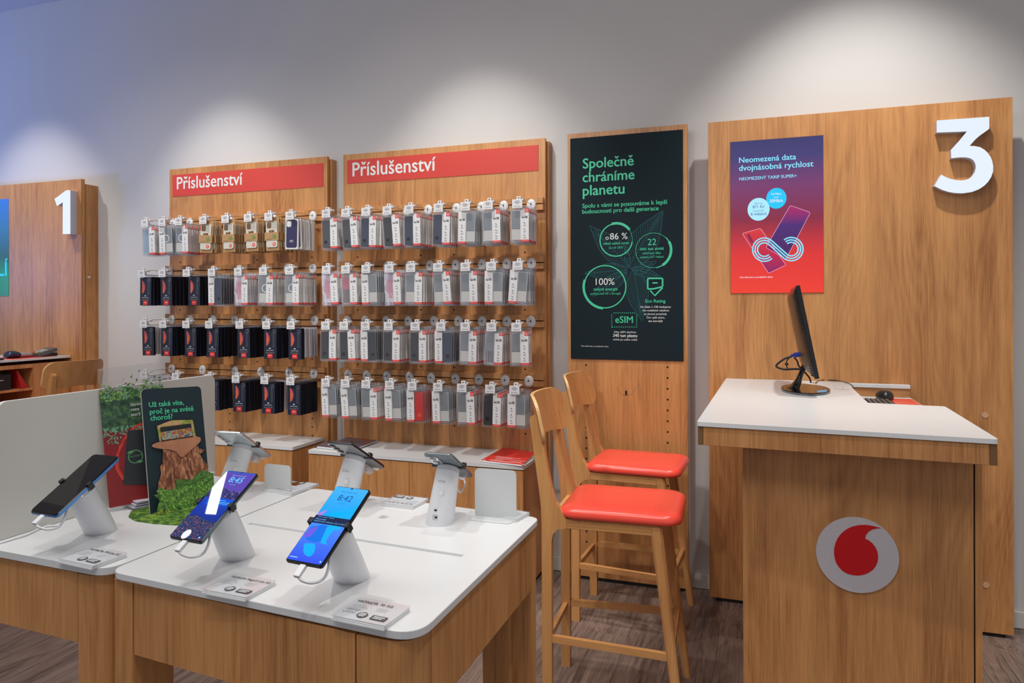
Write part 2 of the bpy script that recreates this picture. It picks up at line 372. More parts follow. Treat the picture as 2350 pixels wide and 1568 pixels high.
# ---- accessory racks
RACKZ = (2.026, 1.711, 1.398, 1.078)
def rack(label, x0, x1, holes, band):
    t = thing('accessory_rack', label, 'rack', ((x0 + x1) / 2, PY, 0)); cx = (x0 + x1) / 2
    MB().box(x0 - cx, 0, 0.03, x1 - cx, 0.022, 2.347, WOOD).build('front_board', t, 0.0008, 1)
    MB().box(x0 - cx + 0.03, 0.03, 0.03, x1 - cx + 0.012, WY - PY, 2.335, WOOD).build('back_frame', t)
    MB().box(x0 - cx + 0.02, 0.004, 0, x1 - cx - 0.02, 0.06, 0.03, DARK).build('plinth', t)
    for z in RACKZ:
        a = x0 - cx - 0.014; b = x1 - cx - 0.006
        MB().box(a, -0.028, z - 0.032, b, 0, z, WOOD).build('upper_slat', t, 0.001, 1)
        MB().box(a, -0.028, z - 0.068, b, 0, z - 0.037, WOOD).build('lower_slat', t, 0.001, 1)
        MB().box(a + 0.05, -0.018, z - 0.038, b - 0.01, -0.012, z - 0.031, DARK).build('slot', t)
    h = MB(FRONT)
    for (hx, zs) in holes:
        for z in zs: h.disc(0.0048, 0, 0.0006, DARK, 10, cx=hx - cx, cy=z)
    o = h.build('peg_holes', t); o['kind'] = 'stuff'
    return t, cx
colz = [2.0 - 0.0515 * k for k in range(27)]
sparse = [1.735, 1.423, 1.10, 0.86]
xL = lambda u: Y(u, 700, PY).x
rR, rRc = rack('wide oak accessory rack beside the dark green poster, full of phone cases', -2.352, -1.097, [(xL(821), sparse), (xL(966), sparse + [0.79]), (xL(1042), sparse + [0.77]), (xL(1205), sparse + [0.75])], None)
rL, rLc = rack('narrower oak accessory rack holding dark boxes and cardboard packs', -3.675, -2.464, [(xL(716), colz), (xL(527), colz[14:]), (xL(414), sparse), (xL(590), sparse)], None)
def band(x0, x1, z0, z1, tu0, tu1, tv, label):
    t = thing('header_sign', label, 'sign', ((x0 + x1) / 2, PY, z0))
    cx = (x0 + x1) / 2
    MB().box(x0 - cx, -0.003, 0, x1 - cx, -0.0002, z1 - z0, mat('red_header', (0.66, 0.055, 0.040), 0.55)).build('red_board', t)
    a = Y(tu0, tv, PY - 0.003); b = Y(tu1, tv, PY - 0.003)
    m = MB(); put_text(m, 'Příslušenství', (a.x - cx, -0.003, a.z - z0), (b.x - cx, -0.003, a.z - z0), WINK, 0.012, lift=0.0008, sy=1.06)
    m.build('lettering', t)
band(-2.325, -1.135, 2.174, 2.312, 809, 1000, 405, 'red header sign on the rack beside the green poster')
band(-3.648, -2.491, 2.167, 2.308, 406, 557, 434.5, 'red header sign on the rack nearer the lit numeral one')
# ------------------------------------------------------------------ lit numerals
def numeral(label, pts, yb, yf, parent=None):
    P = [Y(u, v, yf) for u, v in pts]; cx = sum(p.x for p in P) / len(P); cz = min(p.z for p in P)
    t = thing('lit_numeral', label, 'numeral', (cx, yb, cz))
    pl = [(p.x - cx, p.z - cz) for p in P]
    MB(FRONT).prism(pl, 0.0005, yb - yf - 0.006, mat('numeral_shell', (0.60, 0.58, 0.66), 0.4)).build('side_shell', t)
    MB(FRONT).prism(pl, yb - yf - 0.006, yb - yf, glow('numeral_light', (0.74, 0.82, 0.92), 1.0)).build('light_face', t)
c3 = [(345, 375), (933, 333), (933, 468), (890, 500), (830, 542), (780, 585), (712, 660), (770, 663), (830, 675), (880, 705), (920, 745), (950, 790), (968, 840), (977, 890), (975, 950), (955, 1010), (920, 1065), (875, 1110), (820, 1147), (740, 1178), (640, 1192), (560, 1190), (480, 1178), (400, 1152), (318, 1110), (392, 985), (440, 1010), (500, 1033), (560, 1045), (620, 1049), (670, 1043), (715, 1026), (750, 995), (775, 955), (786, 905), (780, 860), (760, 822), (725, 798), (670, 787), (600, 787), (510, 797), (505, 705), (600, 600), (685, 495), (345, 508)]
numeral('large lit white numeral three on the tall oak panel', [(2080 + a / 4.9, 200 + b / 4.9) for a, b in c3], P3Y, P3Y - 0.045)
c1 = [(403, 440), (403, 232), (365, 258), (350, 215), (420, 163), (435, 157), (447, 160), (447, 440)]
numeral('smaller lit white numeral one on the far oak panel', [(a / 2.8, 380 + b / 2.8) for a, b in c1], P3Y, P3Y - 0.06)
# ------------------------------------------------------------------ promo screen on panel three
sx0, sx1, sz0, sz1 = -0.1425, 0.270, 1.5035, 2.236
scr = thing('promo_screen', 'upright red and violet promotional screen set in the oak panel', 'screen', ((sx0 + sx1) / 2, P3Y, sz0))
scx = (sx0 + sx1) / 2
MB().box(sx0 - scx - 0.002, -0.003, -0.002, sx1 - scx + 0.002, -0.0002, sz1 - sz0 + 0.002, mat('screen_rim', (0.30, 0.14, 0.06), 0.4)).build('rim', scr)
g = gradient('promo_gradient', 2, 0, sz1 - sz0, [(0.0, (0.80, 0.035, 0.018)), (0.25, (0.66, 0.02, 0.02)), (0.48, (0.22, 0.008, 0.04)), (0.70, (0.16, 0.025, 0.13)), (0.88, (0.035, 0.025, 0.15)), (1.0, (0.016, 0.015, 0.12))], 1.0, 0.45)
MB().box(sx0 - scx, -0.0045, 0, sx1 - scx, -0.003, sz1 - sz0, g).build('display', scr)
SY = P3Y - 0.0046
def sp(cu, cv): p = Y(1640 + cu / 3.92, 290 + cv / 3.92, SY); return (p.x - scx, p.z - sz0)
def splate(pts, m, lift, name, parent): mb = MB(FRONT); mb.prism([sp(*q) for q in pts], 0.0046 + lift, 0.0048 + lift, m); return mb
CY1 = glow('screen_cyan', (0.22, 0.72, 0.95), 1.0); CY2 = glow('screen_light_blue', (0.38, 0.76, 0.95), 1.0); CY3 = glow('screen_bright_cyan', (0.0, 0.52, 0.90), 1.0)
SW = glow('screen_white', (0.85, 0.8, 0.9), 1.0); SN = glow('screen_navy', (0.05, 0.08, 0.28), 1.0)
SPK = gradient('screen_phone_magenta', 2, 0.2, 0.47, [(0, (0.06, 0.008, 0.10)), (0.45, (0.06, 0.015, 0.16)), (0.8, (0.42, 0.01, 0.12)), (1, (0.50, 0.02, 0.16))], 1.0)
SPK2 = gradient('screen_phone_red', 2, 0.08, 0.30, [(0, (0.18, 0.005, 0.12)), (0.5, (0.50, 0.01, 0.05)), (1, (0.62, 0.03, 0.03))], 1.0)
SED = glow('screen_pink_edge', (0.85, 0.45, 0.70), 1.0)
gm = MB(FRONT)
def gp(pts, m, c): gm.prism([sp(*q) for q in pts], 0.0046 + c, 0.0047 + c, m)
ph1 = rcorner([(680, 712), (862, 775), (640, 1195), (462, 1090)], [16, 16, 10, 10])
ph2 = rcorner([(248, 965), (412, 918), (642, 1248), (485, 1322)], [14, 14, 12, 12])
gp(ph1, SPK, 0.0002); gp(ph2, SPK2, 0.0002)
for q in (ph1, ph2): stroke(gm, [sp(*z) for z in q], 0.0016, SED, 0.0052, closed=True)
gp(rcorner([(288, 975), (312, 968), (352, 1040), (328, 1052)], [6] * 4), glow('screen_wine', (0.22, 0.0, 0.06), 1), 0.0005)
def scirc(cu, cv, r, m, c):
    gm.disc(r / 3.92 * 0.00190, 0.0046 + c, 0.0047 + c, m, 36, cx=sp(cu, cv)[0], cy=sp(cu, cv)[1], ry=r / 3.92 * 0.00208)
scirc(555, 648, 93, CY3, 0.0004); scirc(395, 747, 103, CY2, 0.0006)
# infinity band: three lines round two loops
def inf_path(off):
    A, B, r0 = (447, 1110), (690, 1105), 83; T = []
    for k in range(37): a = radians(-48 - k * 7.4); T.append((A[0] + (r0 + off) * cos(a), A[1] - (r0 + off) * sin(a)))
    for k in range(37): a = radians(222 + k * 7.4); T.append((B[0] + (r0 - off) * cos(a), B[1] - (r0 - off) * sin(a)))
    return T
for off in (-22, 0, 22): stroke(gm, [sp(*q) for q in inf_path(off)], 0.0060, CY1, 0.0056)
gm.build('screen_picture', scr)
def st(body, u0, u1, v, m, off=0.0, c=0.0012):
    lt = MB(); a = sp(u0, v); b = sp(u1, v); put_text(lt, body, (a[0], -0.0046, a[1]), (b[0], -0.0046, a[1]), m, off, lift=c); lt.build('lettering', scr)
st('Neomezená data', 220, 733, 330, CY1, 0.012); st('dvojnásobná rychlost', 219, 889, 402, CY1, 0.012); st('NEOMEZENÝ TARIF SUPER+', 222, 738, 488, CY1, 0.012)
st('Nyní za', 360, 428, 702, SN); st('871 Kč', 342, 448, 738, SN, 0.006); st('na prvních', 348, 442, 768, SN); st('6 měsíců', 326, 465, 803, SN, 0.008)
st('10 Mb/s', 510, 598, 620, SW); st('nově', 532, 573, 646, SW); st('20Mb/s', 493, 613, 686, SW, 0.004)
st('Více informací u prodejního týmu.', 224, 526, 1366, SW, 0.004)
# small lit screen on panel one
sa = thing('promo_screen', 'blue and green lit screen on the far oak panel', 'screen', (-5.30, P3Y, 1.526))
g2 = gradient('far_screen_gradient', 2, 0, 0.696, [(0, (0.0, 0.16, 0.08)), (0.22, (0.0, 0.22, 0.12)), (0.4, (0.01, 0.10, 0.13)), (0.7, (0.02, 0.16, 0.42)), (1, (0.02, 0.17, 0.75))], 1.0)
MB().box(-0.206, -0.004, 0, 0.206, -0.0002, 0.696, g2).build('display', sa)
m_ = MB(); put_text(m_, 'LÍ', (0.105, -0.004, 0.145), (0.200, -0.004, 0.145), CY3, 0.012, lift=0.001); m_.build('lettering', sa)
# ------------------------------------------------------------------ green poster
px0, px1, pz0, pz1 = -0.957, -0.374, 1.164, 2.330
po = thing('poster', 'dark green environmental poster with mint lettering and ring diagrams', 'poster', ((px0 + px1) / 2, PY, pz0)); pcx = (px0 + px1) / 2
MB().box(px0 - pcx, -0.006, 0, px1 - pcx, -0.0002, pz1 - pz0, mat('poster_green', (0.0075, 0.018, 0.025), 0.75, spec=0.2)).build('board', po)
PPY = PY - 0.0062
def pq(cu, cv): p = Y(1280 + cu / 2.75, 270 + cv / 2.75, PPY); return (p.x - pcx, p.z - pz0)
def pt(body, u0, u1, v, m, off=0.0):
    lt = MB(); a = pq(u0, v); b = pq(u1, v); put_text(lt, body, (a[0], -0.0062, a[1]), (b[0], -0.0062, a[1]), m, off, lift=0.0012); lt.build('lettering', po)
pt('Společně', 158, 480, 322, GREEN, 0.014); pt('chráníme', 157, 485, 408, GREEN, 0.014); pt('planetu', 158, 422, 493, GREEN, 0.014)
pt('Spolu s vámi se posouváme k lepší', 155, 692, 571, GREEN, 0.014); pt('budoucnosti pro další generace', 155, 637, 607, GREEN, 0.014)
pt('o', 302, 322, 772, WINK); pt('86 %', 330, 440, 770, WINK); pt('méně našich emisí', 287, 450, 803, GREEN, 0.01); pt('za rok 2021', 322, 412, 828, GREEN)
pt('22', 567, 622, 806, GREEN); pt('tisíc tun emisí', 518, 670, 838, GREEN, 0.014); pt('ušetřeno díky', 536, 651, 863, GREEN); pt('našemu IoT řešení', 519, 668, 888, GREEN)
pt('100%', 240, 358, 1057, WINK); pt('zelená energie', 226, 378, 1092, GREEN, 0.012); pt('pohání naší síť v Evropě', 208, 396, 1118, GREEN)
pt('Eco Rating', 553, 680, 1168, GREEN, 0.012)
for i_, (s_, a_, b_) in enumerate((('Na škále 1–100 sledujeme', 522, 714), ('vliv mobilních telefonů', 534, 702), ('na životní prostředí.', 546, 689), ('Čím vyšší skóre,', 560, 676), ('tím šetrnější', 572, 663))): pt(s_, a_, b_, 1201 + 22.3 * i_, WINK, 0.004)
pt('eSIM', 363, 475, 1295, GREEN, 0.012); pt('Díky eSIM ušetříme', 357, 494, 1359, WINK); pt('340 tun plastu', 349, 502, 1384, WINK, 0.012); pt('ročně po celém světě', 349, 501, 1406, WINK)
pt('Více informací u prodejního týmu', 148, 320, 1446, WINK)
gm = MB(FRONT); LC = 0.0068
def pring(cu, cv, r, w, a0, a1):
    global LC
    LC += 0.00015; c = pq(cu, cv); ring(gm, c[0], c[1], r, w, radians(a0), radians(a1), GREEN, LC)
pring(368, 772, 0.0845, 0.006, 95, 350); pring(368, 772, 0.0845, 0.0018, -10, 60); pring(368, 772, 0.086, 0.013, 35, 105)
pring(602, 838, 0.0885, 0.0020, 0, 360); pring(602, 838, 0.090, 0.013, -58, 28); pring(602, 838, 0.090, 0.005, -80, 45)
pring(297, 1068, 0.1105, 0.006, 0, 360); pring(297, 1068, 0.1125, 0.013, 160, 265)
stroke(gm, [pq(*q) for q in rcorner([(568, 1015), (662, 1015), (662, 1068), (600, 1082), (568, 1082)], [8] * 5)], 0.008, GREEN, LC, closed=True)
stroke(gm, [pq(*q) for q in ((598, 1044), (630, 1044))], 0.007, GREEN, LC)
stroke(gm, [pq(*q) for q in ((584, 1092), (613, 1124), (662, 1074))], 0.008, GREEN, LC)
dots = [(341 + 0, 1245 + k * 13) for k in range(7)] + [(498, 1245 + k * 13) for k in range(7)] + [(355 + k * 13, 1233) for k in range(11)] + [(347 + k * 13.5, 1322) for k in range(12)]
for q in dots: c = pq(*q); gm.disc(0.0026, 0.0064, LC, GREEN, 8, cx=c[0], cy=c[1])
gm.build('ring_diagrams', po)
TEAL = mat('teal_line_print', (0.012, 0.14, 0.15), 0.5)
gm = MB(FRONT)
def leaf(base, tip, width, nv=15):
    b = Vector(base); t = Vector(tip); d = t - b; L = d.length; d.normalize(); n = Vector((-d.y, d.x))
    prof = lambda s: width * L * (sin(pi * min(1, s) ** 0.8)) * (1 - 0.25 * s)
    for sg in (1, -1):
        e = [b + d * (L * k / 14) + n * sg * prof(k / 14) for k in range(15)]
        stroke(gm, [pq(*q) for q in e], 0.0016, TEAL, 0.0064)
        for k in range(nv):
            s0 = 0.04 + 0.86 * k / nv; s1 = min(0.99, s0 + 0.20)
            pp_ = [b + d * (L * (s0 + (s1 - s0) * q / 4)) + n * sg * prof(s1) * 0.97 * (q / 4) ** 0.8 for q in range(5)]
            stroke(gm, [pq(*q) for q in pp_], 0.0013, TEAL, 0.0064)
    stroke(gm, [pq(*b), pq(*t)], 0.0016, TEAL, 0.0064)
leaf((440, 950), (665, 585), 0.24, 20); leaf((455, 940), (200, 683), 0.22, 16); leaf((440, 960), (165, 985), 0.20, 14); leaf((480, 960), (532, 1285), 0.24, 18); leaf((460, 950), (660, 1010), 0.16, 10); leaf((440, 975), (215, 1130), 0.18, 10); leaf((480, 985), (625, 905), 0.2, 8)
gm.build('leaf_drawing', po)
# ------------------------------------------------------------------ hooks and hanging packs
ORD = ['first', 'second', 'third', 'fourth', 'fifth', 'sixth', 'seventh', 'eighth', 'ninth', 'tenth', 'eleventh', 'twelfth']
ROWN = ['top row', 'second row', 'third row', 'bottom row']
HL = 0.205; YD = PY - 0.028
def make_hook():
    t = bpy.data.objects.new('display_hook', None); t.empty_display_size = 0.03; COL.objects.link(t); t['category'] = 'hook'
    d = MB(FRONT)
    d.loft([[(r * cos(2 * pi * k / 20), r * 1.22 * sin(2 * pi * k / 20) - 0.004, c) for k in range(20)] for r, c in ((0.0255, 0.0), (0.0262, 0.004), (0.0235, 0.008), (0.016, 0.010))], WPLAST)
    d.disc(0.0035, 0.010, 0.0104, DARK, 8, ry=0.006); d.disc(0.002, 0.0092, 0.0099, DARK, 8, cx=0.012, cy=-0.004)
    d.build('mount_disc', t)
    MB().tube([(0, -0.006, 0), (0, -HL, 0)], 0.0014, STEEL, 6).build('upper_wire', t)
    w = MB(); zz = -0.032
    w.tube([(-0.006, -0.006, -0.028), (-0.006, -0.03, zz), (-0.006, -HL + 0.02, zz), (-0.006, -HL + 0.008, zz + 0.008)], 0.0017, STEEL, 6)
    w.tube([(0.006, -0.006, -0.028), (0.006, -0.03, zz), (0.006, -HL + 0.02, zz), (0.006, -HL + 0.008, zz + 0.008)], 0.0017, STEEL, 6); w.build('lower_rod', t)
    c = MB(); c.box(-0.012, -HL - 0.014, -0.006, 0.012, -HL + 0.006, 0.012, WPLAST); c.box(0.004, -HL, -0.010, 0.020, -HL + 0.030, 0.002, WPLAST); c.box(0.001, -HL - 0.004, -0.026, 0.010, -HL + 0.010, -0.006, WPLAST)
    M_ = Matrix.Translation((0, -HL - 0.014, 0.004)) @ FRONT
    c.disc(0.004, 0, 0.0005, ENDG, 10, M=M_); c.build('end_clip', t, 0.0025, 2)
    g = MB(); g.box(-0.034, -HL - 0.0165, -0.047, 0.020, -HL - 0.0145, -0.003, WPLAST); tg = g.build('price_tag', t)
    l = MB(Matrix.Translation((-0.006, -HL - 0.0167, -0.004)) @ FRONT)
    for (a, b_, wd, hh) in ((-0.012, -0.010, 0.022, 0.003), (-0.017, -0.016, 0.032, 0.003), (-0.010, -0.022, 0.018, 0.003), (-0.017, -0.036, 0.008, 0.0035), (-0.005, -0.036, 0.008, 0.0035), (0.007, -0.036, 0.008, 0.0035)):
        l.box(a, b_, 0, a + wd, b_ + hh, 0.0003, INKG)
    l.build('lettering', tg)
    return t
def streak_film():  # streaky reflections painted into the film's colour and opacity
    m, nt, b = _new('painted_sheen_film'); L = nt.links.new; tc = N(nt, 'ShaderNodeTexCoord'); p = N(nt, 'ShaderNodeMapping'); p.inputs['Scale'].default_value = (1.6, 1, 0.55); L(tc.outputs['Object'], p.inputs['Vector'])
    n = noise(nt, p.outputs[0], 12, 1, 0.5, 0.6); c = ramp(nt, [(0.36, (0.80, 0.78, 0.84)), (0.46, (0.55, 0.60, 0.95)), (0.52, (0.95, 0.95, 1.0)), (0.62, (0.80, 0.62, 0.85)), (0.72, (0.8, 0.8, 0.9))])
    L(n.outputs['Fac'], c.inputs[0]); L(c.outputs[0], b.inputs['Base Color']); a = ramp(nt, [(0.46, (0.10,) * 3), (0.53, (0.55,) * 3), (0.58, (0.14,) * 3)]); L(n.outputs['Fac'], a.inputs[0]); L(a.outputs[0], b.inputs['Alpha']); b.inputs['Roughness'].default_value = 0.1
    return m
FILMI = streak_film()
PRG = mat('case_grey', (0.055, 0.060, 0.063), 0.5); PRN = mat('case_navy', (0.030, 0.040, 0.080), 0.5); PRD = mat('case_dark', (0.028, 0.026, 0.030), 0.4)
INS = mat('pale_grey_insert', (0.34, 0.37, 0.40), 0.5, alpha=0.70); INW = mat('white_insert', (0.82, 0.80, 0.76), 0.55, alpha=0.82); PINK = mat('pink_insert', (0.75, 0.28, 0.36), 0.4, alpha=0.55)
RCASE = mat('case_red', (0.72, 0.03, 0.025), 0.4); BLUEF = mat('pale_blue_film', (0.45, 0.62, 0.78), 0.2, alpha=0.5)
SPINE = mat('spine_white', (0.80, 0.78, 0.76), 0.55)
PW, PH = 0.104, 0.192
def logo(g, x, z, h, c):
    w = h * 0.26
    for a, b, c_, d in ((0, 0, .26, 1), (0, 0, 1.3, .26), (.52, 0, .78, .7), (1.04, 0, 1.3, .75), (1.65, 0, 1.91, .95), (1.65, .74, 2.8, 1), (1.65, 0, 2.8, .26), (2.54, 0, 2.8, .6), (2.15, .40, 2.8, .62)): g.box(x + a * h, z + b * h, c - 0.0003, x + c_ * h, z + d * h, c, INK)
def case_parts(kind, side, ringed=False, flip=False):
    """local frame: hang hole at origin, front towards -y"""
    D = Matrix.Identity(4); sx = 1 if side == 'R' else -1
    film = CLEARI if kind == 'iris' else CLEAR
    out = []
    b = MB(); z0, z1 = -PH, 0.004; film = FILMI if kind == 'iris' else CLEAR
    b.box(-PW / 2, 0.0, z0, PW / 2, 0.0008, z1, film)
    b.box(-PW / 2 + 0.004, -0.0115, z0 + 0.006, PW / 2 - 0.004, -0.0109, z1 - 0.016, film)
    b.box(-PW / 2 + 0.004, -0.0109, z0 + 0.006, -PW / 2 + 0.0048, 0, z1 - 0.016, film); b.box(PW / 2 - 0.0048, -0.0109, z0 + 0.006, PW / 2 - 0.004, 0, z1 - 0.016, film)
    b.box(-PW / 2 + 0.004, -0.0109, z0 + 0.006, PW / 2 - 0.004, 0, z0 + 0.0068, film)
    M_ = Matrix.Translation((0, -0.0002, 0)) @ FRONT; ring(b, 0, 0, 0.006, 0.003, 0, 2 * pi, WPLAST, 0.0008, M_, 16)
    FE = mat('film_edge', (0.80, 0.81, 0.84), 0.15, alpha=0.42)
    stroke(b, [(-PW / 2, z0), (PW / 2, z0), (PW / 2, z1), (-PW / 2, z1)], 0.0014, FE, 0.0006, FRONT, True)
    stroke(b, rpoly(-PW / 2 + 0.0045, z0 + 0.0065, PW / 2 - 0.0045, z1 - 0.0165, 0.005, 3), 0.0012, FE, 0.0117, FRONT, True)
    out.append(('blister', b))
    ca, cb = (-PW / 2 + 0.009, 0.004) if side == 'R' else (-0.004, PW / 2 - 0.009)
    c = MB(FRONT)
    cm = {'grey': PRG, 'navy': PRN, 'dark': PRD, 'red': RCASE}.get(kind)
    if cm:
        c.prism(rpoly(ca, -PH + 0.014, cb, -0.024, 0.006, 3), 0.002, 0.009, cm)
        c.disc(0.0105, 0.0091, 0.0095, mat('black_disc', (0.003, 0.003, 0.004), 0.9, spec=0.1) if kind != 'red' else mat('red_disc', (0.85, 0.12, 0.05), 0.4), 16, cx=(ca + cb) / 2 - 0.004 * sx, cy=-PH + 0.045)
    else:
        if kind == 'pink': c.prism(rpoly(ca, -0.10, cb, -0.03, 0.012, 3), 0.002, 0.008, PINK)
        elif kind == 'iris': c.prism(rpoly(ca + .01, -0.15, cb, -0.05, 0.012, 3), 0.002, 0.008, PINK)
        elif kind == 'blue': c.prism(rpoly(ca, -PH + 0.014, cb, -0.022, 0.006, 3), 0.002, 0.008, BLUEF)
        else: c.prism(rpoly(ca, -0.115, cb, -0.024, 0.004, 2), 0.002, 0.008, INS)
        if kind in ('clear', 'pale', 'iris'): c.prism(rpoly(ca, -PH + 0.02, cb, -0.117, 0.003, 2), 0.002, 0.0075, INW)
        if ringed: ring(c, cb - 0.004 * sx if side == 'R' else ca + 0.004, -0.088, 0.022, 0.006, 0, 2 * pi, WPLAST, 0.0096, None, 28)
        stroke(c, rpoly(ca, -PH + 0.014, cb, -0.022, 0.007, 3), 0.0018, CLEARI if kind == 'iris' else WPLAST, 0.0100, closed=True)
    out.append(('phone_case', c))
    s0, s1 = (0.006, PW / 2 - 0.0035) if side == 'R' else (-PW / 2 + 0.0035, -0.006)
    s = MB(FRONT); zt_ = -0.012 if not flip else -0.02
    s.prism([(s0, -PH + 0.009), (s1, -PH + 0.009), (s1, zt_), (s0, zt_)], 0.0118, 0.0124, PAPER)
    s.box(s1 if side == 'R' else s0 - 0.0006, -PH + 0.009, 0, (s1 + 0.0006) if side == 'R' else s0, zt_, 0.0124, SPINE)
    if side == 'R':
        s.box(s1 + 0.0006, -PH + 0.009, 0.0005, s1 + 0.0009, -PH + 0.020, 0.0122, REDP); s.box(s1 + 0.0006, -0.125, 0.005, s1 + 0.0009, -0.075, 0.0075, INKG); s.box(s1 + 0.0006, -0.034, 0.003, s1 + 0.0009, -0.028, 0.010, INK)
    s.box(s0, -PH + 0.009, 0.0124, s1, -PH + 0.020, 0.0128, REDP)
    if side == 'R': s.box(s1 - 0.020, -0.034, 0.0124, s1, zt_ + 0.0005, 0.0128, REDP)
    out.append(('label_strip', s))
    t = MB(FRONT); cx_ = (s0 + s1) / 2
    logo(t, cx_ - 0.0145, -0.062, 0.0105, 0.0129)
    text_w(t, 'ORIGINAL CASE', s0 + 0.006, -PH + 0.0128, s1 - s0 - 0.012, WINK, 0.01, 0.0130)
    for q, zz in enumerate((-0.090, -0.122, -0.152)):
        stroke(t, [(cx_ - 0.005, zz + 0.006), (cx_ + 0.003, zz)], 0.003, INK, 0.0129)
        t.box(cx_ - 0.007, zz - 0.009, 0.0125, cx_ + 0.007, zz - 0.007, 0.0129, INKG); t.box(cx_ - 0.005, zz - 0.013, 0.0125, cx_ + 0.005, zz - 0.011, 0.0129, INKG)
    if side == 'R':
        for q in range(3): t.box(s1 - 0.016, -0.019 - q * 0.005, 0.0128, s1 - 0.004, -0.0175 - q * 0.005, 0.0131, WINK)
    out.append(('lettering', t))
    return out
LENS1 = gradient('lens_orange', 2, -0.12, -0.03, [(0, (0.75, 0.17, 0.03)), (0.5, (0.80, 0.14, 0.06)), (1, (0.55, 0.10, 0.10))], 0, 0.4)
LENS2 = mat('lens_pink', (0.55, 0.09, 0.16), 0.4)
BW, BH, BD = 0.086, 0.178, 0.0135
def box_parts(kind, side, ringed=False, flip=False):
    out = []
    whitecase = kind == 'whitebox'
    b = MB(); b.box(-BW / 2, -BD + 0.0003, -BH - 0.008, BW / 2, 0, -0.008, NAVYS); b.box(-BW / 2, -BD, -BH - 0.008, BW / 2, -BD + 0.0003, -0.008, NAVY)
    out.append(('carton', b))
    h_ = MB(); h_.box(-0.022, -BD / 2 - 0.0004, -0.010, 0.022, -BD / 2 + 0.0004, 0.010, CLEAR); out.append(('hang_tab', h_))
    g = MB(FRONT); c0 = BD + 0.0003
    pts = [(-0.024 + 0.024 * sin(pi * k / 16) ** 0.8 - 0.004 * k / 16, -0.112 + 0.084 * k / 16) for k in range(17)]
    g.prism([(-0.026, -0.112)] + pts[1:-1] + [(-0.028, -0.028), (-0.0265, -0.06), (-0.026, -0.09)], BD, c0, LENS1)
    stroke(g, [(p[0] - 0.003, p[1]) for p in pts[2:15]], 0.006, LENS2, c0 + 0.0002)
    for k in range(5): g.disc(0.0028, c0, c0 + 0.0003, NAVY, 6, cx=-0.016 + 0.012 * sin(pi * (k + 2) / 8), cy=-0.10 + 0.013 * k)
    ring(g, 0.024, -0.026, 0.009, 0.0022, 0, 2 * pi, INKG, c0, None, 20)
    stroke(g, rpoly(0.018, -0.118, 0.026, -0.040, 0.002, 2), 0.001, INKG, c0, closed=True)
    g.prism(rpoly(-0.019, -BH - 0.004, 0.016, -BH + 0.022, 0.001, 1), BD, c0, REDP)
    out.append(('picture', g))
    t = MB(FRONT)
    logo(t, -0.034, -0.020, 0.004, c0 + 0.0002) if False else None; text_w(t, 'WG', -0.034, -0.020, 0.013, CY2L, 0.03, c0 + 0.0002); text_w(t, '4D', -0.009, -0.129, 0.014, WINK, 0.03, c0 + 0.0002); text_w(t, 'GORILLA GLASS', -0.026, -0.139, 0.048, WINK, 0.01, c0 + 0.0002)
    for k in range(5): t.box(-0.028 + k * 0.012, -0.153, c0, -0.024 + k * 0.012, -0.146, c0 + 0.0002, INKG)
    t.box(-0.010, -0.169, c0, 0.007, -0.166, c0 + 0.0003, WINK)
    out.append(('lettering', t))
    return out
def kraft_parts(kind, side, ringed=False, flip=False):
    out = []; b = MB(FRONT); b.prism([(-0.043, -0.184), (0.043, -0.184), (0.043, 0.012), (-0.043, 0.012)], 0, 0.0012, KRAFT); ring(b, 0.0, 0, 0.008, 0.003, 0, 2 * pi, STEEL, 0.0015, None, 16); out.append(('backing_card', b))
    c = MB(FRONT); c.prism(rpoly(-0.036, -0.165, 0.036, -0.012, 0.012, 4), 0.0015, 0.010, mat('cream_case', (0.68, 0.66, 0.58), 0.5)); c.prism(rpoly(-0.031, -0.055, -0.002, -0.020, 0.007, 3), 0.010, 0.0102, mat('case_camera_hole', (0.22, 0.13, 0.07), 0.7)); out.append(('phone_case', c))
    w = MB(FRONT); w.box(-0.045, -0.125, 0.0, 0.045, -0.078, 0.012, KRAFT); w.box(-0.018, -0.078, 0.0105, 0.018, -0.064, 0.0115, KRAFT)
    w.box(0.0432, -0.184, 0.0, 0.0438, 0.010, 0.0012, KRAFT); out.append(('wrap_band', w))
    t = MB(FRONT); logo(t, -0.014, -0.0765, 0.010, 0.0123)
    lg = mat('green_leaf_print', (0.10, 0.26, 0.06), 0.6)
    for a in (30, 70, 110, 150): t.prism([(0.016, -0.118), (0.016 + 0.018 * cos(radians(a)) - 0.004, -0.118 + 0.026 * sin(radians(a))), (0.016 + 0.024 * cos(radians(a)), -0.118 + 0.032 * sin(radians(a))), (0.016 + 0.018 * cos(radians(a)) + 0.005, -0.118 + 0.022 * sin(radians(a)))], 0.012, 0.0123, lg)
    t.box(-0.034, -0.119, 0.012, 0.004, -0.117, 0.0122, INK)
    t.disc(0.0105, 0.0101, 0.0104, REDP, 18, cx=0.016, cy=-0.147); t.disc(0.005, 0.0104, 0.0106, WINK, 10, cx=0.016, cy=-0.147); t.disc(0.0025, 0.0106, 0.0108, REDP, 8, cx=0.016, cy=-0.147)
    out.append(('lettering', t)); return out
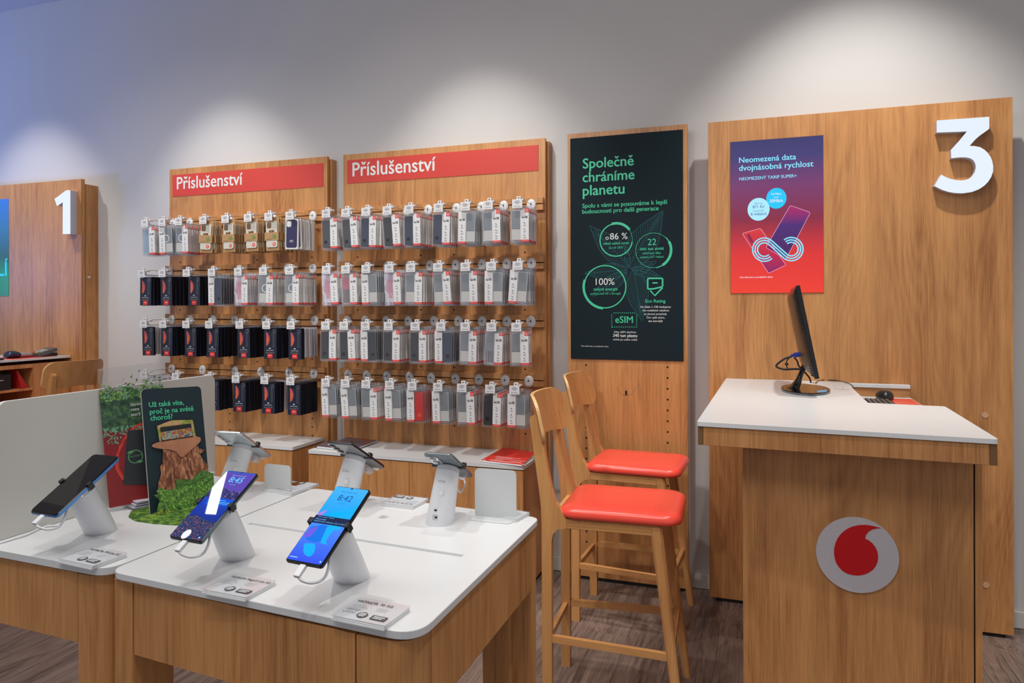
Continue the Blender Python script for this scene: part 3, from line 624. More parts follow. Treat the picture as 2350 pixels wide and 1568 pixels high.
def slim_parts(kind, side, ringed=False, flip=False):
    out = []; b = MB(); b.box(-0.043, -0.012, -0.180, 0.043, 0, -0.006, mat('white_carton', (0.80, 0.80, 0.78), 0.5)); out.append(('carton', b))
    h_ = MB(); h_.box(-0.018, -0.0062, -0.008, 0.018, -0.0056, 0.010, CLEAR); out.append(('hang_tab', h_))
    c = MB(FRONT); c.prism(rpoly(-0.037, -0.172, 0.037, -0.013, 0.012, 4), 0.012, 0.0126, mat('indigo_case', (0.035, 0.03, 0.10), 0.55)); c.prism(rpoly(-0.033, -0.052, -0.003, -0.018, 0.008, 4), 0.0126, 0.0128, PAPER); out.append(('picture', c))
    t = MB(FRONT); t.box(-0.012, -0.132, 0.0126, 0.010, -0.129, 0.0129, WINK); t.box(-0.014, -0.139, 0.0126, 0.012, -0.137, 0.0129, WINK); out.append(('lettering', t)); return out
def tray_parts(kind, side, ringed=False, flip=False):
    b = MB(FRONT); b.prism(rpoly(-0.040, -0.180, 0.040, -0.006, 0.008, 3), 0, 0.007, mat('pale_lilac_tray', (0.52, 0.50, 0.55), 0.4)); return [('tray', b)]
BUILD = {'box': box_parts, 'whitebox': box_parts, 'kraft': kraft_parts, 'slim': slim_parts, 'tray': tray_parts}
DESC = {'grey': 'charcoal phone case pack', 'navy': 'navy phone case pack', 'dark': 'black phone case pack', 'blank': 'clear pack turned backwards', 'red': 'bright red phone case pack', 'iris': 'shimmering film phone case pack', 'pink': 'clear pack with pink insert', 'pale': 'clear pack with grey insert', 'clear': 'clear phone case pack', 'blue': 'pale blue film pack', 'box': 'dark screen glass box', 'whitebox': 'dark screen glass box', 'kraft': 'brown card phone case pack', 'slim': 'white box with indigo case', 'tray': 'pale plastic tray'}
PNAME = {'box': 'glass_box', 'whitebox': 'glass_box', 'kraft': 'card_case_pack', 'slim': 'case_box', 'tray': 'plastic_tray'}
front_cache = {}; rear_cache = {}
def pack(kind, side, ringed, flip, front):
    key = (kind, side, ringed, flip); fn = BUILD.get(kind, case_parts); nm = PNAME.get(kind, 'case_pack')
    if front:
        if key not in front_cache: front_cache[key] = [(n, b.build(n)) for n, b in fn(*key)]; [bpy.data.objects.remove(o) for n, o in []]
        t = bpy.data.objects.new(nm, None); t.empty_display_size = 0.02; COL.objects.link(t)
        for n, o in front_cache[key]:
            if o.parent is None: o.parent = t
            else: c = o.copy(); COL.objects.link(c); c.parent = t
        return t
    if key not in rear_cache:
        m = MB()
        for n, b in fn(*key):
            if n == 'lettering' and kind not in ('x',): continue
            m.merge(b)
        o = m.build(nm); rear_cache[key] = o; return o
    c = rear_cache[key].copy(); COL.objects.link(c); return c
hook0 = None
def hook_row(rack_name, row, specs, order_from='left'):
    global hook0
    for i, (cu, cv, du, kind, side, n, opt) in enumerate(specs):
        z = RACKZ[row] - 0.036
        x = Y(cu, cv, YD - HL).x * 0.5 + Y(du, 0.5 * (cv + cv), YD).x * 0.5 if du else Y(cu, cv, YD - HL).x
        where = f'{ORD[i]} hook, {ROWN[row]}, {rack_name}'
        if hook0 is None: hook0 = make_hook(); hk = hook0
        else: hk = dup_tree(hook0)
        hk.location = (x, YD, z); tag(hk, f'white display hook with price tag, {where}', 'hook', 'display hooks')
        hk['label'] = f'{ORD[i]} white display hook along {ROWN[row]}, {rack_name}'
        hk.rotation_euler = (0, 0, random.uniform(-0.012, 0.012))
        desc = DESC[kind]; tilt0 = opt.get('tilt', random.uniform(-1.5, 1.5))
        span = HL - 0.030; isbox = kind in ('box', 'whitebox'); sp_ = opt.get('sp', 0.0148 if isbox else (0.0152 if kind == 'slim' else 0.021))
        y0 = YD - HL + 0.012 + (0.012 if isbox else 0) + opt.get('in', 0.0)
        k2 = opt.get('rear', kind)
        for k in range(n):
            yy = y0 + k * sp_ + (random.uniform(0, 0.003) if k else 0)
            if yy > YD - 0.030: break
            kk = kind if k < opt.get('nfront', 99) else k2
            o = pack(kk, side, opt.get('ring', False), opt.get('flip', False), k == 0)
            o.location = (x + (0 if k == 0 else random.uniform(-0.003, 0.003)), yy, z - 0.032 - 0.004 + (0.0))
            o.rotation_euler = (0, radians(tilt0 if k == 0 else random.uniform(-2.0, 2.0)), radians(opt.get('yaw', 3) + random.uniform(-4, 4) * (1 if not isbox else 0.15)))
            if k == 0: tag(o, f'foremost {desc}, {where}', 'package', f'packs on hooks of the {rack_name}')
            else: tag(o, f'{DESC[kk]}, {ORD[k]} from front, {where}', 'package', f'packs on hooks of the {rack_name}')
RNAME = 'rack beside green poster'; LNAME = 'rack nearer numeral one'
hook_row(RNAME, 0, [(754.5, 480, 800, 'grey', 'R', 6, {}), (797, 484, 846, 'grey', 'R', 5, {'tilt': -4}), (843, 483, 889, 'navy', 'R', 6, {}), (892, 482, 937, 'dark', 'R', 5, {'tilt': -4}), (944, 476, 984, 'navy', 'R', 8, {}), (1011.8, 473, 1048.6, 'navy', 'R', 7, {}), (1071.6, 467, 1106, 'pale', 'L', 7, {}), (1125.6, 461, 1156.6, 'pale', 'R', 7, {'tilt': -1}), (1190, 456, 1221, 'pale', 'R', 7, {})])
hook_row(RNAME, 1, [(754.5, 608, 800, 'iris', 'R', 4, {'tilt': -3}), (799, 608, 844, 'pink', 'R', 4, {'tilt': -2}), (845, 609, 890, 'clear', 'L', 7, {'tilt': -2}), (899, 607, 939, 'iris', 'R', 6, {'tilt': -2}), (948.6, 606, 987.7, 'clear', 'R', 8, {'tilt': 1}), (1010.7, 604, 1047, 'pale', 'R', 8, {'tilt': -4}), (1074, 603, 1107, 'pale', 'R', 6, {}), (1132.5, 602, 1163.5, 'clear', 'L', 7, {}), (1191, 600, 1221, 'clear', 'L', 6, {'tilt': 4})])
hook_row(RNAME, 2, [(753, 738, 798, 'dark', 'R', 3, {}), (792, 743, 841, 'dark', 'R', 4, {'tilt': -2}), (845, 744, 887, 'dark', 'L', 6, {}), (896, 748, 939.4, 'dark', 'R', 6, {}), (959, 749, 995.7, 'dark', 'R', 8, {}), (1017.6, 750, 1052, 'navy', 'L', 6, {}), (1074, 748, 1107, 'pale', 'R', 7, {}), (1133.6, 745, 1163.5, 'blank', 'R', 6, {'flip': True, 'tilt': 2}), (1191, 742, 1218.6, 'clear', 'R', 3, {})])
hook_row(RNAME, 3, [(754.5, 869, 798, 'clear', 'L', 5, {'tilt': -3}), (799, 869, 841, 'clear', 'L', 6, {'tilt': -4}), (847.5, 875, 887, 'pale', 'R', 6, {}), (901.5, 878, 939, 'clear', 'L', 7, {'tilt': -2}), (952, 882, 990, 'red', 'L', 6, {}), (1008, 885, 1047.5, 'clear', 'L', 6, {'tilt': -2}), (1067, 886, 1099, 'pale', 'R', 7, {'tilt': -2}), (1129, 887, 1160, 'dark', 'R', 8, {}), (1185, 887, 1215, 'pale', 'L', 5, {})])
hook_row(LNAME, 0, [(340.6, 505, 396, 'blue', 'R', 5, {'tilt': -2}), (380, 504, 435, 'clear', 'L', 6, {'tilt': -3, 'ring': True}), (416, 502, 472, 'clear', 'R', 7, {'ring': True}), (472, 503, 528, 'kraft', 'R', 4, {'tilt': 3}), (522, 502, 578, 'kraft', 'R', 7, {}), (573.5, 497, 629, 'kraft', 'R', 7, {}), (619.4, 494, 675, 'kraft', 'R', 8, {}), (667, 487, 721.6, 'slim', 'R', 11, {})])
hook_row(LNAME, 1, [(334.5, 618, 387, 'box', 'R', 9, {}), (381.5, 618, 432, 'box', 'R', 11, {}), (436.6, 616, 487, 'box', 'R', 6, {'in': 0.03}), (494.8, 615, 545, 'navy', 'L', 6, {}), (554, 613, 604, 'iris', 'R', 6, {}), (609, 611, 660, 'clear', 'R', 7, {'ring': True}), (668.5, 611, 719, 'clear', 'R', 8, {'ring': True})])
hook_row(LNAME, 2, [(336.6, 735, 393.7, 'box', 'R', 8, {'rear': 'tray', 'nfront': 1}), (380.5, 735, 437, 'box', 'R', 9, {}), (434.6, 737, 489, 'box', 'R', 10, {}), (486.7, 734, 538.8, 'box', 'R', 11, {}), (556, 738, 607.8, 'box', 'R', 9, {}), (618.4, 739, 666.8, 'box', 'R', 11, {'rear': 'tray', 'nfront': 8}), (674.6, 738, 722, 'box', 'R', 11, {'rear': 'tray', 'nfront': 2})])
hook_row(LNAME, 3, [(338, 850, 392.7, 'tray', 'R', 8, {}), (410, 851, 464.6, 'tray', 'R', 7, {}), (486.7, 856, 537.7, 'box', 'R', 8, {}), (548, 858, 598, 'box', 'R', 11, {}), (615, 862, 662.3, 'box', 'R', 10, {'rear': 'tray', 'nfront': 6}), (673.6, 862, 719, 'box', 'R', 11, {})])
# ------------------------------------------------------------------ cabinets under the racks
def cabinet(label, x0, x1, yf, splits):
    cx = (x0 + x1) / 2; t = thing('low_cabinet', label, 'cabinet', (cx, yf, 0)); w = (x1 - x0) / 2; dp = PY - yf - 0.002
    MB().prism(rpoly(-w, 0, w, dp, [0.012, 0.012, 0, 0]), 0.637, 0.655, WHITE).build('white_top', t, 0.003, 2)
    MB().box(-w + 0.004, 0.024, 0.03, w - 0.004, dp, 0.632, WOOD).build('carcass', t)
    MB().box(-w + 0.02, 0.03, 0, w - 0.02, dp, 0.03, DARK).build('plinth', t)
    xs = [-w + 0.003] + [s - cx for s in splits] + [w - 0.003]
    for a, b in zip(xs[:-1], xs[1:]): MB().box(a + 0.0012, 0.004, 0.032, b - 0.0012, 0.022, 0.631, WOOD).build('door', t, 0.0008, 1)
    return t
cabinet('wide low oak cabinet with white top, below the rack beside the green poster', -2.361, -1.108, 3.310, [-1.739])
cabinet('low oak cabinet with white top, below the rack of dark boxes', -3.68, -2.486, 3.345, [-3.08])
# ------------------------------------------------------------------ brochures on the cabinet
def sheet(name, label, cat, pts, z, h, m, side=PAPER, texts=None, group=None):
    P = [Z(u, v, z) for u, v in pts]; o = P[0]; t = thing(name, label, cat, (o.x, o.y, z - h), 0, group)
    b = MB(); n = 3
    for k in range(n): 
        j = random.uniform(-0.004, 0.004)
        b.prism([(p.x - o.x + j, p.y - o.y + j) for p in P], h * k / n + 0.0001, h * (k + 1) / n, m if k == n - 1 else side, side=side)
    b.build('pages', t); return t, P, o
RB, P_, o_ = sheet('brochure', 'red brochures lying on the low white cabinet top', 'brochure', [(1101, 1057), (1197, 1068), (1228, 1039), (1153, 1027.5)], 0.664, 0.008, REDP)
m_ = MB(frame((0, 0, 0.0082), P_[1] - P_[0], P_[3] - P_[0]))
for (x_, y_, w_) in ((0.03, 0.12, 0.14), (0.03, 0.105, 0.10), (0.05, 0.08, 0.17), (0.05, 0.06, 0.05), (0.15, 0.05, 0.06), (0.04, 0.035, 0.18), (0.04, 0.025, 0.12)): m_.box(x_, y_, 0, x_ + w_, y_ + 0.004, 0.0003, WINK)
m_.disc(0.007, 0, 0.0004, WINK, 12, cx=0.02, cy=0.014); m_.disc(0.007, 0, 0.0004, WINK, 12, cx=0.24, cy=0.014); m_.box(0.215, 0.17, 0, 0.26, 0.195, 0.0003, mat('green_sticker', (0.1, 0.5, 0.05), 0.5)); m_.build('lettering', RB)
MAGM = noisecol('magazine_cover', 9, [(0.3, (0.02, 0.025, 0.05)), (0.48, (0.10, 0.10, 0.15)), (0.56, (0.30, 0.07, 0.05)), (0.68, (0.05, 0.06, 0.12))], 0.3)
mg, P_, o_ = sheet('magazine', 'dark glossy magazine fanned out on the low white cabinet top', 'magazine', [(726, 1025), (806, 1033), (866, 1011), (796, 1004)], 0.668, 0.007, MAGM)
mg2, P_, o_ = sheet('magazine', 'lower dark magazine with blue edge beneath the fanned one', 'magazine', [(722, 1028), (776, 1033), (800, 1020), (748, 1012)], 0.659, 0.0034, MAGM)
# ------------------------------------------------------------------ display tables
TZ = 0.94; TH = 0.014
def table(label, A, B, C_, D_, rads, slot=True):
    """A near left, B near right, C_ far right, D_ far left (plan)"""
    cx = (A[0] + B[0]) / 2; cy = (A[1] + D_[1]) / 2; L = [(p[0] - cx, p[1] - cy) for p in (A, B, C_, D_)]
    t = thing('display_table', label, 'table', (cx, cy, 0))
    top = MB().prism(rcorner(L, rads, 8), TZ - TH, TZ, WHITE).build('table_top', t)
    return t, top, cx, cy, L
def carve(top, boxes):
    cm = MB()
    for (pts, z0, z1) in boxes: cm.prism(pts, z0, z1, WHITE)
    co = cm.build('cutter'); co.parent = top.parent
    bpy.context.view_layer.update()
    md = top.modifiers.new('cut', 'BOOLEAN'); md.operation = 'DIFFERENCE'; md.object = co; md.solver = 'EXACT'
    dg = bpy.context.evaluated_depsgraph_get(); me = bpy.data.meshes.new_from_object(top.evaluated_get(dg))
    top.modifiers.clear(); top.data = me; bpy.data.objects.remove(co)
A, B, C_, D_ = (-1.190, 1.032), (-0.5035, 0.984), (-0.5035, 1.628), (-1.184, 1.686)
t2, top2, c2x, c2y, L2 = table('nearer white-topped oak display table with two front and two rear phone stands', A, B, C_, D_, [0.035, 0.055, 0.03, 0.02])
ga, gb = Z(568, 1203, TZ), Z(1059, 1278, TZ); gw = 0.014
gd = (gb - ga).normalized(); gn = Vector((-gd.y, gd.x, 0))
gq = [ga - gn * 0, gb - gn * 0, gb + gn * gw, ga + gn * gw]; gl = [(p.x - c2x, p.y - c2y) for p in gq]
hq = [Z(*q, TZ) for q in ((866, 1187), (880, 1192), (894, 1186), (880, 1181))]
carve(top2, [(gl, TZ - 0.009, TZ + 0.01), ([(p.x - c2x, p.y - c2y) for p in hq], TZ - 0.010, TZ + 0.01)])
bv = top2.modifiers.new('bevel', 'BEVEL'); bv.width = 0.0016; bv.segments = 2; bv.limit_method = 'ANGLE'; bv.angle_limit = radians(60)
A1, B1_, C1_, D1_ = (-1.86, 1.056), (-1.1935, 1.0315), (-1.1875, 1.686), (-1.86, 1.73)
t1, top1, c1x, c1y, L1 = table('further white-topped oak display table carrying the pale divider and the blue phone', A1, B1_, C1_, D1_, [0.035, 0.045, 0.02, 0.03])
bv = top1.modifiers.new('bevel', 'BEVEL'); bv.width = 0.003; bv.segments = 3; bv.limit_method = 'ANGLE'
def table_frame(t, cx, cy, L, legw, nr_wide):
    (ax_, ay_), (bx, by), (qx, qy), (dx, dy) = L; i = 0.006; za, zb = 0.785, 0.922
    def leg(x0, y0, x1, y1, r): MB().prism(rpoly(x0, y0, x1, y1, r, 5), 0.0, zb, WOOD).build('leg', t)
    lw = legw
    leg(ax_ + i, ay_ + i, ax_ + i + 0.048, ay_ + i + 0.10, [0.006, 0, 0, 0])
    leg(bx - i - nr_wide, by + i, bx - i, by + i + 0.055, [0, 0.045, 0, 0])
    leg(qx - i - 0.055, qy - i - 0.045, qx - i, qy - i, [0, 0, 0.012, 0])
    leg(dx + i, dy - i - 0.05, dx + i + 0.05, dy - i, 0.004)
    # aprons
    MB().add([(ax_ + i + 0.052, ay_ + i, za), (bx - i - nr_wide - 0.004, by + i + 0.002, za), (bx - i - nr_wide - 0.004, by + i + 0.022, za), (ax_ + i + 0.052, ay_ + i + 0.02, za),
              (ax_ + i + 0.052, ay_ + i, zb), (bx - i - nr_wide - 0.004, by + i + 0.002, zb), (bx - i - nr_wide - 0.004, by + i + 0.022, zb), (ax_ + i + 0.052, ay_ + i + 0.02, zb)],
             [(0, 3, 2, 1), (4, 5, 6, 7), (0, 1, 5, 4), (1, 2, 6, 5), (2, 3, 7, 6), (3, 0, 4, 7)], WOOD).build('apron', t)
    MB().box(bx - i - 0.018, by + i + 0.057, za, bx - i, qy - i - 0.0465, zb, WOOD).build('apron', t)
    MB().box(ax_ + i, ay_ + i + 0.102, za, ax_ + i + 0.018, dy - i - 0.052, zb, WOOD).build('apron', t)
    MB().box(dx + i + 0.052, dy - 0.06, za, qx - i - 0.057, dy - 0.042, zb, WOOD).build('apron', t)
    MB().box(ax_ + 0.03, ay_ + 0.03, zb, bx - 0.03, dy - 0.08, TZ - TH, mat('top_gap_shade', (0.02, 0.016, 0.014), 0.7)).build('shadow_gap_fill', t)  # near-black slab paints the shade in the gap below the white top
table_frame(t2, c2x, c2y, L2, 0.05, 0.105)
table_frame(t1, c1x, c1y, L1, 0.05, 0.075)
MB().prism(rpoly(-0.035, -0.05, 0.035, 0.0, 0.003), 0.0, 0.785, WOOD).build('inner_leg', t2).location = (L2[2][0] - 0.09, L2[2][1] - 0.012, 0)
pc = MB(); pts_ = [Y(1131, 1448, 1.72), Y(1124, 1490, 1.72), Y(1120, 1530, 1.72), Y(1121, 1580, 1.72), Y(1124, 1660, 1.72)]
o = pts_[0]; cb = MB().tube([(0, 0, 0.05)] + [tuple(p - o) for p in pts_] + [(0.02, 0.02, -o.z + 0.012), (0.10, 0.05, -o.z + 0.006)], 0.0052, BLACK, 8).build('power_cable', loc=o)
tag(cb, 'black power cable hanging to the floor from under the nearer display table', 'cable')
# ------------------------------------------------------------------ phone stands and phones
def smooth_path(P_, n=5):
    P_ = [Vector(p) for p in P_]; out = []
    for i in range(len(P_) - 1):
        p0, p1, p2, p3_ = P_[max(0, i - 1)], P_[i], P_[i + 1], P_[min(len(P_) - 1, i + 2)]
        for k in range(n): s = k / n; out.append(tuple(0.5 * ((2 * p1) + (p2 - p0) * s + (2 * p0 - 5 * p1 + 4 * p2 - p3_) * s * s + (3 * p1 - p0 - 3 * p2 + p3_) * s ** 3)))
    return out + [tuple(P_[-1])]
STANDW = mat('stand_white', (0.74, 0.745, 0.77), 0.35)
def stand(base, lab, top, rz, tilt, sc, back):
    """top: where the phone's back rests; frame of the phone: x width, y length (raised end), z screen normal"""
    bp_ = Vector((base[0], base[1], TZ)); t = thing('phone_stand', lab, 'stand', bp_, 0, 'phone stands')
    ex = Vector((cos(rz), sin(rz), 0)); ey = Vector((-sin(rz) * cos(tilt), cos(rz) * cos(tilt), sin(tilt))); ez = ex.cross(ey)
    pc_ = Vector(top) - bp_
    n = 32; rings = []
    c1 = pc_ - ez * 0.022
    for k in range(9):
        f = k / 8; c = Vector((0, 0, 0)).lerp(c1, f); r = 0.0335 * (1 - f) + 0.0275 * f
        nz = Vector((0, 0, 1)).lerp(ez, f).normalized(); e1 = (ex - nz * ex.dot(nz)).normalized(); e2 = nz.cross(e1)
        rings.append([tuple(c + e1 * r * cos(2 * pi * q / n) + e2 * r * sin(2 * pi * q / n)) for q in range(n)])
    MB().loft(rings, STANDW).build('column', t)
    M_ = frame(pc_, ex, ey)
    MB(M_).loft([[(r * cos(2 * pi * q / n), r * sin(2 * pi * q / n), z) for q in range(n)] for r, z in ((0.0272, -0.0215), (0.0274, -0.012), (0.0260, -0.0095), (0.024, -0.009))], STANDW).build('collar', t)
    for sg in (-1, 1):
        c = MB(M_); w = 0.037 * sc
        c.box(sg * 0.015, -0.004, -0.011, sg * (w + 0.003), 0.004, -0.0085, BLACK) if sg > 0 else c.box(-(w + 0.003), -0.004, -0.011, -0.015, 0.004, -0.0085, BLACK)
        a, b_ = sorted((sg * (w + 0.0015), sg * (w + 0.0055))); c.box(a, -0.0055, -0.011, b_, 0.0055, 0.004, BLACK)
        a, b_ = sorted((sg * (w - 0.004), sg * (w + 0.0055))); c.box(a, -0.0055, 0.0015, b_, 0.0055, 0.004, BLACK)
        c.build('clamp_arm', t, 0.001, 2)
    d = MB(M_ @ Matrix.Translation((0.024, 0, -0.017)) @ Matrix.Rotation(radians(90), 4, 'Y')); d.disc(0.0025, 0.003, 0.0045, BLACK, 12); d.build('cable_port', t)
    l = MB(M_ @ Matrix.Translation((0.020, -0.017, -0.018)) @ Matrix.Rotation(radians(90), 4, 'Y') ); l.disc(0.0011, 0.003, 0.006, glow('orange_lamp', (1.0, 0.30, 0.04), 2.5), 8); l.build('indicator_lamp', t)
    # charging plug and cable at the phone's low end
    e = -0.080 * sc; pl = MB(M_)
    pl.box(-0.006, e - 0.022, -0.009, 0.006, e + 0.001, -0.002, WPLAST); pl.build('plug', t, 0.0015, 2)
    q = MB(M_)
    if not back: q.tube(smooth_path([(0.000, e - 0.018, -0.006), (0.008, e - 0.022, -0.012), (0.020, e - 0.016, -0.024), (0.030, e - 0.002, -0.030), (0.032, e + 0.014, -0.024), (0.026, e + 0.032, -0.016), (0.015, e + 0.055, -0.013)]), 0.0024, WPLAST, 8)
    elif back == 2: q.tube(smooth_path([(-0.004, e - 0.015, -0.007), (-0.012, e - 0.012, -0.022), (-0.010, e + 0.004, -0.046), (0.0, e + 0.03, -0.03), (0.005, e + 0.055, -0.016)]), 0.0021, WPLAST, 8)
    else:
        P_ = [(-0.002 + 0.009 * cos(k * 0.9), e + 0.006 + 0.0045 * k * 0.25, -0.020 + 0.009 * sin(k * 0.9)) for k in range(26)]; q.tube(P_, 0.0019, WPLAST, 6)
    q.build('charging_cable', t)
    if back:
        # front of the column (towards the shopper) carries logo and button
        ax_ = (c1).normalized(); w_ = Vector((-cos(rz), -sin(rz), 0)); M2 = frame(c1 * 0.86, w_, ax_); nrm = M2.col[2].xyz
        s = MB(M2 @ Matrix.Translation((0, -0.002, 0.0292))); text_w(s, 'InVue', -0.009, 0, 0.018, INKG, 0.01, 0.0); s.build('lettering', t)
        s = MB(M2 @ Matrix.Translation((0, -0.026, 0.0290))); s.disc(0.0066, -0.002, 0.0012, STANDW, 20); s.prism(rpoly(-0.0035, -0.0035, 0.0035, 0.0035, 0.001, 2), 0.0012, 0.0016, WPLAST); s.build('button', t)
        s = MB(frame(c1 * 0.16, w_, ax_) @ Matrix.Translation((0, 0, 0.0320))); s.prism(rpoly(-0.007, -0.006, 0.006, 0.006, 0.002), -0.002, 0.0011, GREYP); s.box(-0.001, -0.002, 0.001, 0.005, 0.002, 0.0016, DARK); s.box(-0.003, 0.014, -0.002, 0.003, 0.0175, 0.0012, DARK); s.build('rear_socket', t)
    return t, M_
def phone(label, pos, rz, tilt, sc, bodym, frame_m, screen, L=0.160, W=0.074, T=0.0082, gfx=None, lens=None, corner=0.009):
    t = thing('smartphone', label, 'phone', pos)
    ex = Vector((cos(rz), sin(rz), 0)); ey = Vector((-sin(rz) * cos(tilt), cos(rz) * cos(tilt), sin(tilt)))
    M_ = frame((0, 0, 0), ex, ey); w, l = W * sc / 2, L * sc / 2; T *= sc
    o = MB()
    rings = [[(x, y, z) for x, y in rpoly(-w + i, -l + i, w - i, l - i, corner * sc, 5)] for i, z in ((0.0016, -T), (0.0002, -T + 0.0022), (0.0, -T / 2), (0.0003, -0.0016), (0.0022, 0.0))]
    b = MB(); b.loft(rings[:2], bodym); b.loft(rings[1:4], frame_m, caps=False); b.loft(rings[3:], GLOSSB)
    R = M_.to_3x3().to_4x4()
    ob = b.build('body', t); ob.matrix_local = R
    s = MB().prism(rpoly(-w + 0.0026, -l + 0.0032, w - 0.0026, l - 0.0028, (corner - 0.002) * sc, 5), 0.0001, 0.0004, screen).build('screen', t); s.matrix_local = R
    if gfx: g_ = gfx(w, l); k = g_.build('screen_picture', t); k.matrix_local = R
    s = MB().box(w - 0.0004, l * 0.20, -T * 0.62, w + 0.0009, l * 0.36, -T * 0.36, frame_m); s.box(w - 0.0004, l * 0.45, -T * 0.62, w + 0.0009, l * 0.72, -T * 0.36, frame_m); s = s.build('side_buttons', t); s.matrix_local = R
    if lens: g_ = lens(w, l, T); k = g_.build('camera_lenses', t); k.matrix_local = R
    return t
def gfx842(w, l):
    g = MB(); W_ = glow('lock_text_navy', (0.01, 0.06, 0.30), 1); k = w / 0.037
    def q(pts, m, z): g.prism([(a * w, b * l) for a, b in pts], z, z + 0.0001, m)
    F1 = glow('feather_blue', (0.0, 0.17, 0.80), 1); F2 = glow('feather_cyan', (0.0, 0.42, 0.98), 1); F3 = glow('feather_violet', (0.16, 0.10, 0.75), 1); F4 = glow('feather_pink', (0.42, 0.22, 0.70), 1)
    q(rcorner([(-0.3, 0.25), (0.9, 0.55), (0.9, 0.15), (0.2, 0.0), (-0.2, 0.1)], [.2] * 5), F2, 0.0004)
    q(rcorner([(-0.85, -0.15), (-0.2, -0.05), (0.35, -0.12), (0.15, -0.30), (0.30, -0.42), (-0.1, -0.50), (-0.7, -0.45)], [.12] * 7), F1, 0.0004)
    q(rcorner([(-0.8, -0.2), (-0.4, -0.1), (-0.5, -0.4), (-0.9, -0.42)], [.1] * 4), F3, 0.0005); q(rcorner([(-0.9, 0.22), (-0.55, 0.33), (-0.65, 0.18), (-0.9, 0.08)], [.05] * 4), F4, 0.0005)
    q(rcorner([(0.0, -0.05), (0.55, 0.02), (0.8, -0.12), (0.45, -0.15), (0.4, -0.42), (0.62, -0.5), (0.2, -0.5)], [.1] * 7), F2, 0.0006)
    q(rcorner([(-0.6, -0.55), (0.0, -0.52), (0.25, -0.72), (0.15, -0.85), (-0.3, -0.78)], [.12] * 5), F2, 0.0004)
    q([(-0.97, -0.04), (0.97, -0.04), (0.97, 0.16), (-0.97, 0.16)], glow('notice_panel', (0.004, 0.012, 0.06), 1), 0.0007)
    T1 = glow('lock_text_light', (0.15, 0.45, 0.9), 1)
    text_w(g, 'System manager  08:42:05', -0.80 * w, 0.115 * l, 0.9 * w, T1, 0, 0.0009); text_w(g, 'Obnovit nabíjení', -0.85 * w, 0.055 * l, 0.6 * w, T1, 0.01, 0.0009); text_w(g, 'Nabíječka byla odpojena, aby se šetřila', -0.9 * w, 0.0, 1.8 * w, T1, 0, 0.0009)
    text_w(g, '8:42', -0.42 * w, 0.60 * l, 0.80 * w, W_, 0, 0.0008); text_w(g, 'út 11.4.', -0.20 * w, 0.51 * l, 0.36 * w, W_, 0, 0.0008)
    text_w(g, 'Pouze nouzové volání', -0.45 * w, 0.83 * l, 0.9 * w, W_, 0, 0.0008)
    g.disc(0.0017, 0.0005, 0.0006, GLOSSB, 14, cx=0, cy=0.945 * l)
    g.disc(0.0016, 0.0005, 0.0006, CY2, 10, cx=0.82 * w, cy=-0.90 * l); g.box(-0.85 * w, -0.90 * l, 0.0005, -0.45 * w, -0.885 * l, 0.0006, CY2)
    return g
def gfx845(w, l):
    g = MB(); T1 = glow('clock_text_blue', (0.10, 0.50, 0.95), 1.2)
    def q(pts, m, z): g.prism([(a * w, b * l) for a, b in pts], z, z + 0.0001, m)
    V1 = glow('sunset_violet', (0.10, 0.055, 0.42), 1); V2 = glow('city_dark', (0.012, 0.010, 0.05), 1)
    q([(-0.96, 0.93), (0.96, 0.93), (0.96, 0.32), (-0.96, 0.46)], V1, 0.00035)
    q([(-0.96, 0.50), (-0.4, 0.47), (0.3, 0.40), (0.96, 0.40), (0.96, 0.10), (-0.96, 0.16)], noisecol('harbour_lights', 160, [(0.35, (0.01, 0.01, 0.04)), (0.56, (0.03, 0.03, 0.14)), (0.68, (0.18, 0.12, 0.16)), (0.78, (0.5, 0.35, 0.3))], 0.015, 3, 0.75), 0.00045)
    q([(-0.60, 0.17), (0.96, 0.17), (0.96, -0.05), (-0.60, -0.05)], glow('notice_blue', (0.0, 0.07, 0.62), 1), 0.0006)
    q([(-0.96, -0.42), (-0.5, -0.36), (0.2, -0.45), (0.96, -0.48), (0.96, -0.97), (-0.96, -0.97)], noisecol('reef_lights', 230, [(0.30, (0.005, 0.02, 0.08)), (0.52, (0.01, 0.03, 0.09)), (0.60, (0.16, 0.03, 0.04)), (0.68, (0.03, 0.14, 0.18)), (0.78, (0.45, 0.30, 0.2))], 0.015, 3, 0.75), 0.00045)
    text_w(g, '8:45', -0.35 * w, 0.64 * l, 0.85 * w, T1, 0.006, 0.0008); text_w(g, 'út 11.4.', -0.1 * w, 0.56 * l, 0.36 * w, T1, 0, 0.0008); text_w(g, 'Pouze nouzové volání', -0.4 * w, 0.84 * l, 0.9 * w, T1, 0, 0.0008)
    for a, b_, c in ((0.10, 0.10, 0.4), (0.0, 0.05, 0.9), (0.0, 0.01, 0.75)): g.box(a * w, b_ * l, 0.0007, (a + c) * w, (b_ + 0.012) * l, 0.0009, T1)
    g.disc(0.0015, 0.0005, 0.0006, GLOSSB, 14, cx=0, cy=0.955 * l); g.disc(0.0017, 0.0006, 0.0007, CY2, 10, cx=0.75 * w, cy=-0.90 * l)
    g.disc(0.0085, 0.0006, 0.0007, glow('shutter_white', (0.85, 0.88, 0.92), 1), 24, cx=-0.12 * w, cy=-0.87 * l, ry=0.0105)
    return g
def lens3(m):
    def f(w, l, T):
        g = MB(); 
        for k in range(3): g.disc(0.0075, -T - 0.0022, -T, m, 20, cx=w - 0.014, cy=l - 0.014 - k * 0.019); g.disc(0.0055, -T - 0.0025, -T - 0.002, GLOSSB, 18, cx=w - 0.014, cy=l - 0.014 - k * 0.019)
        return g
    return f
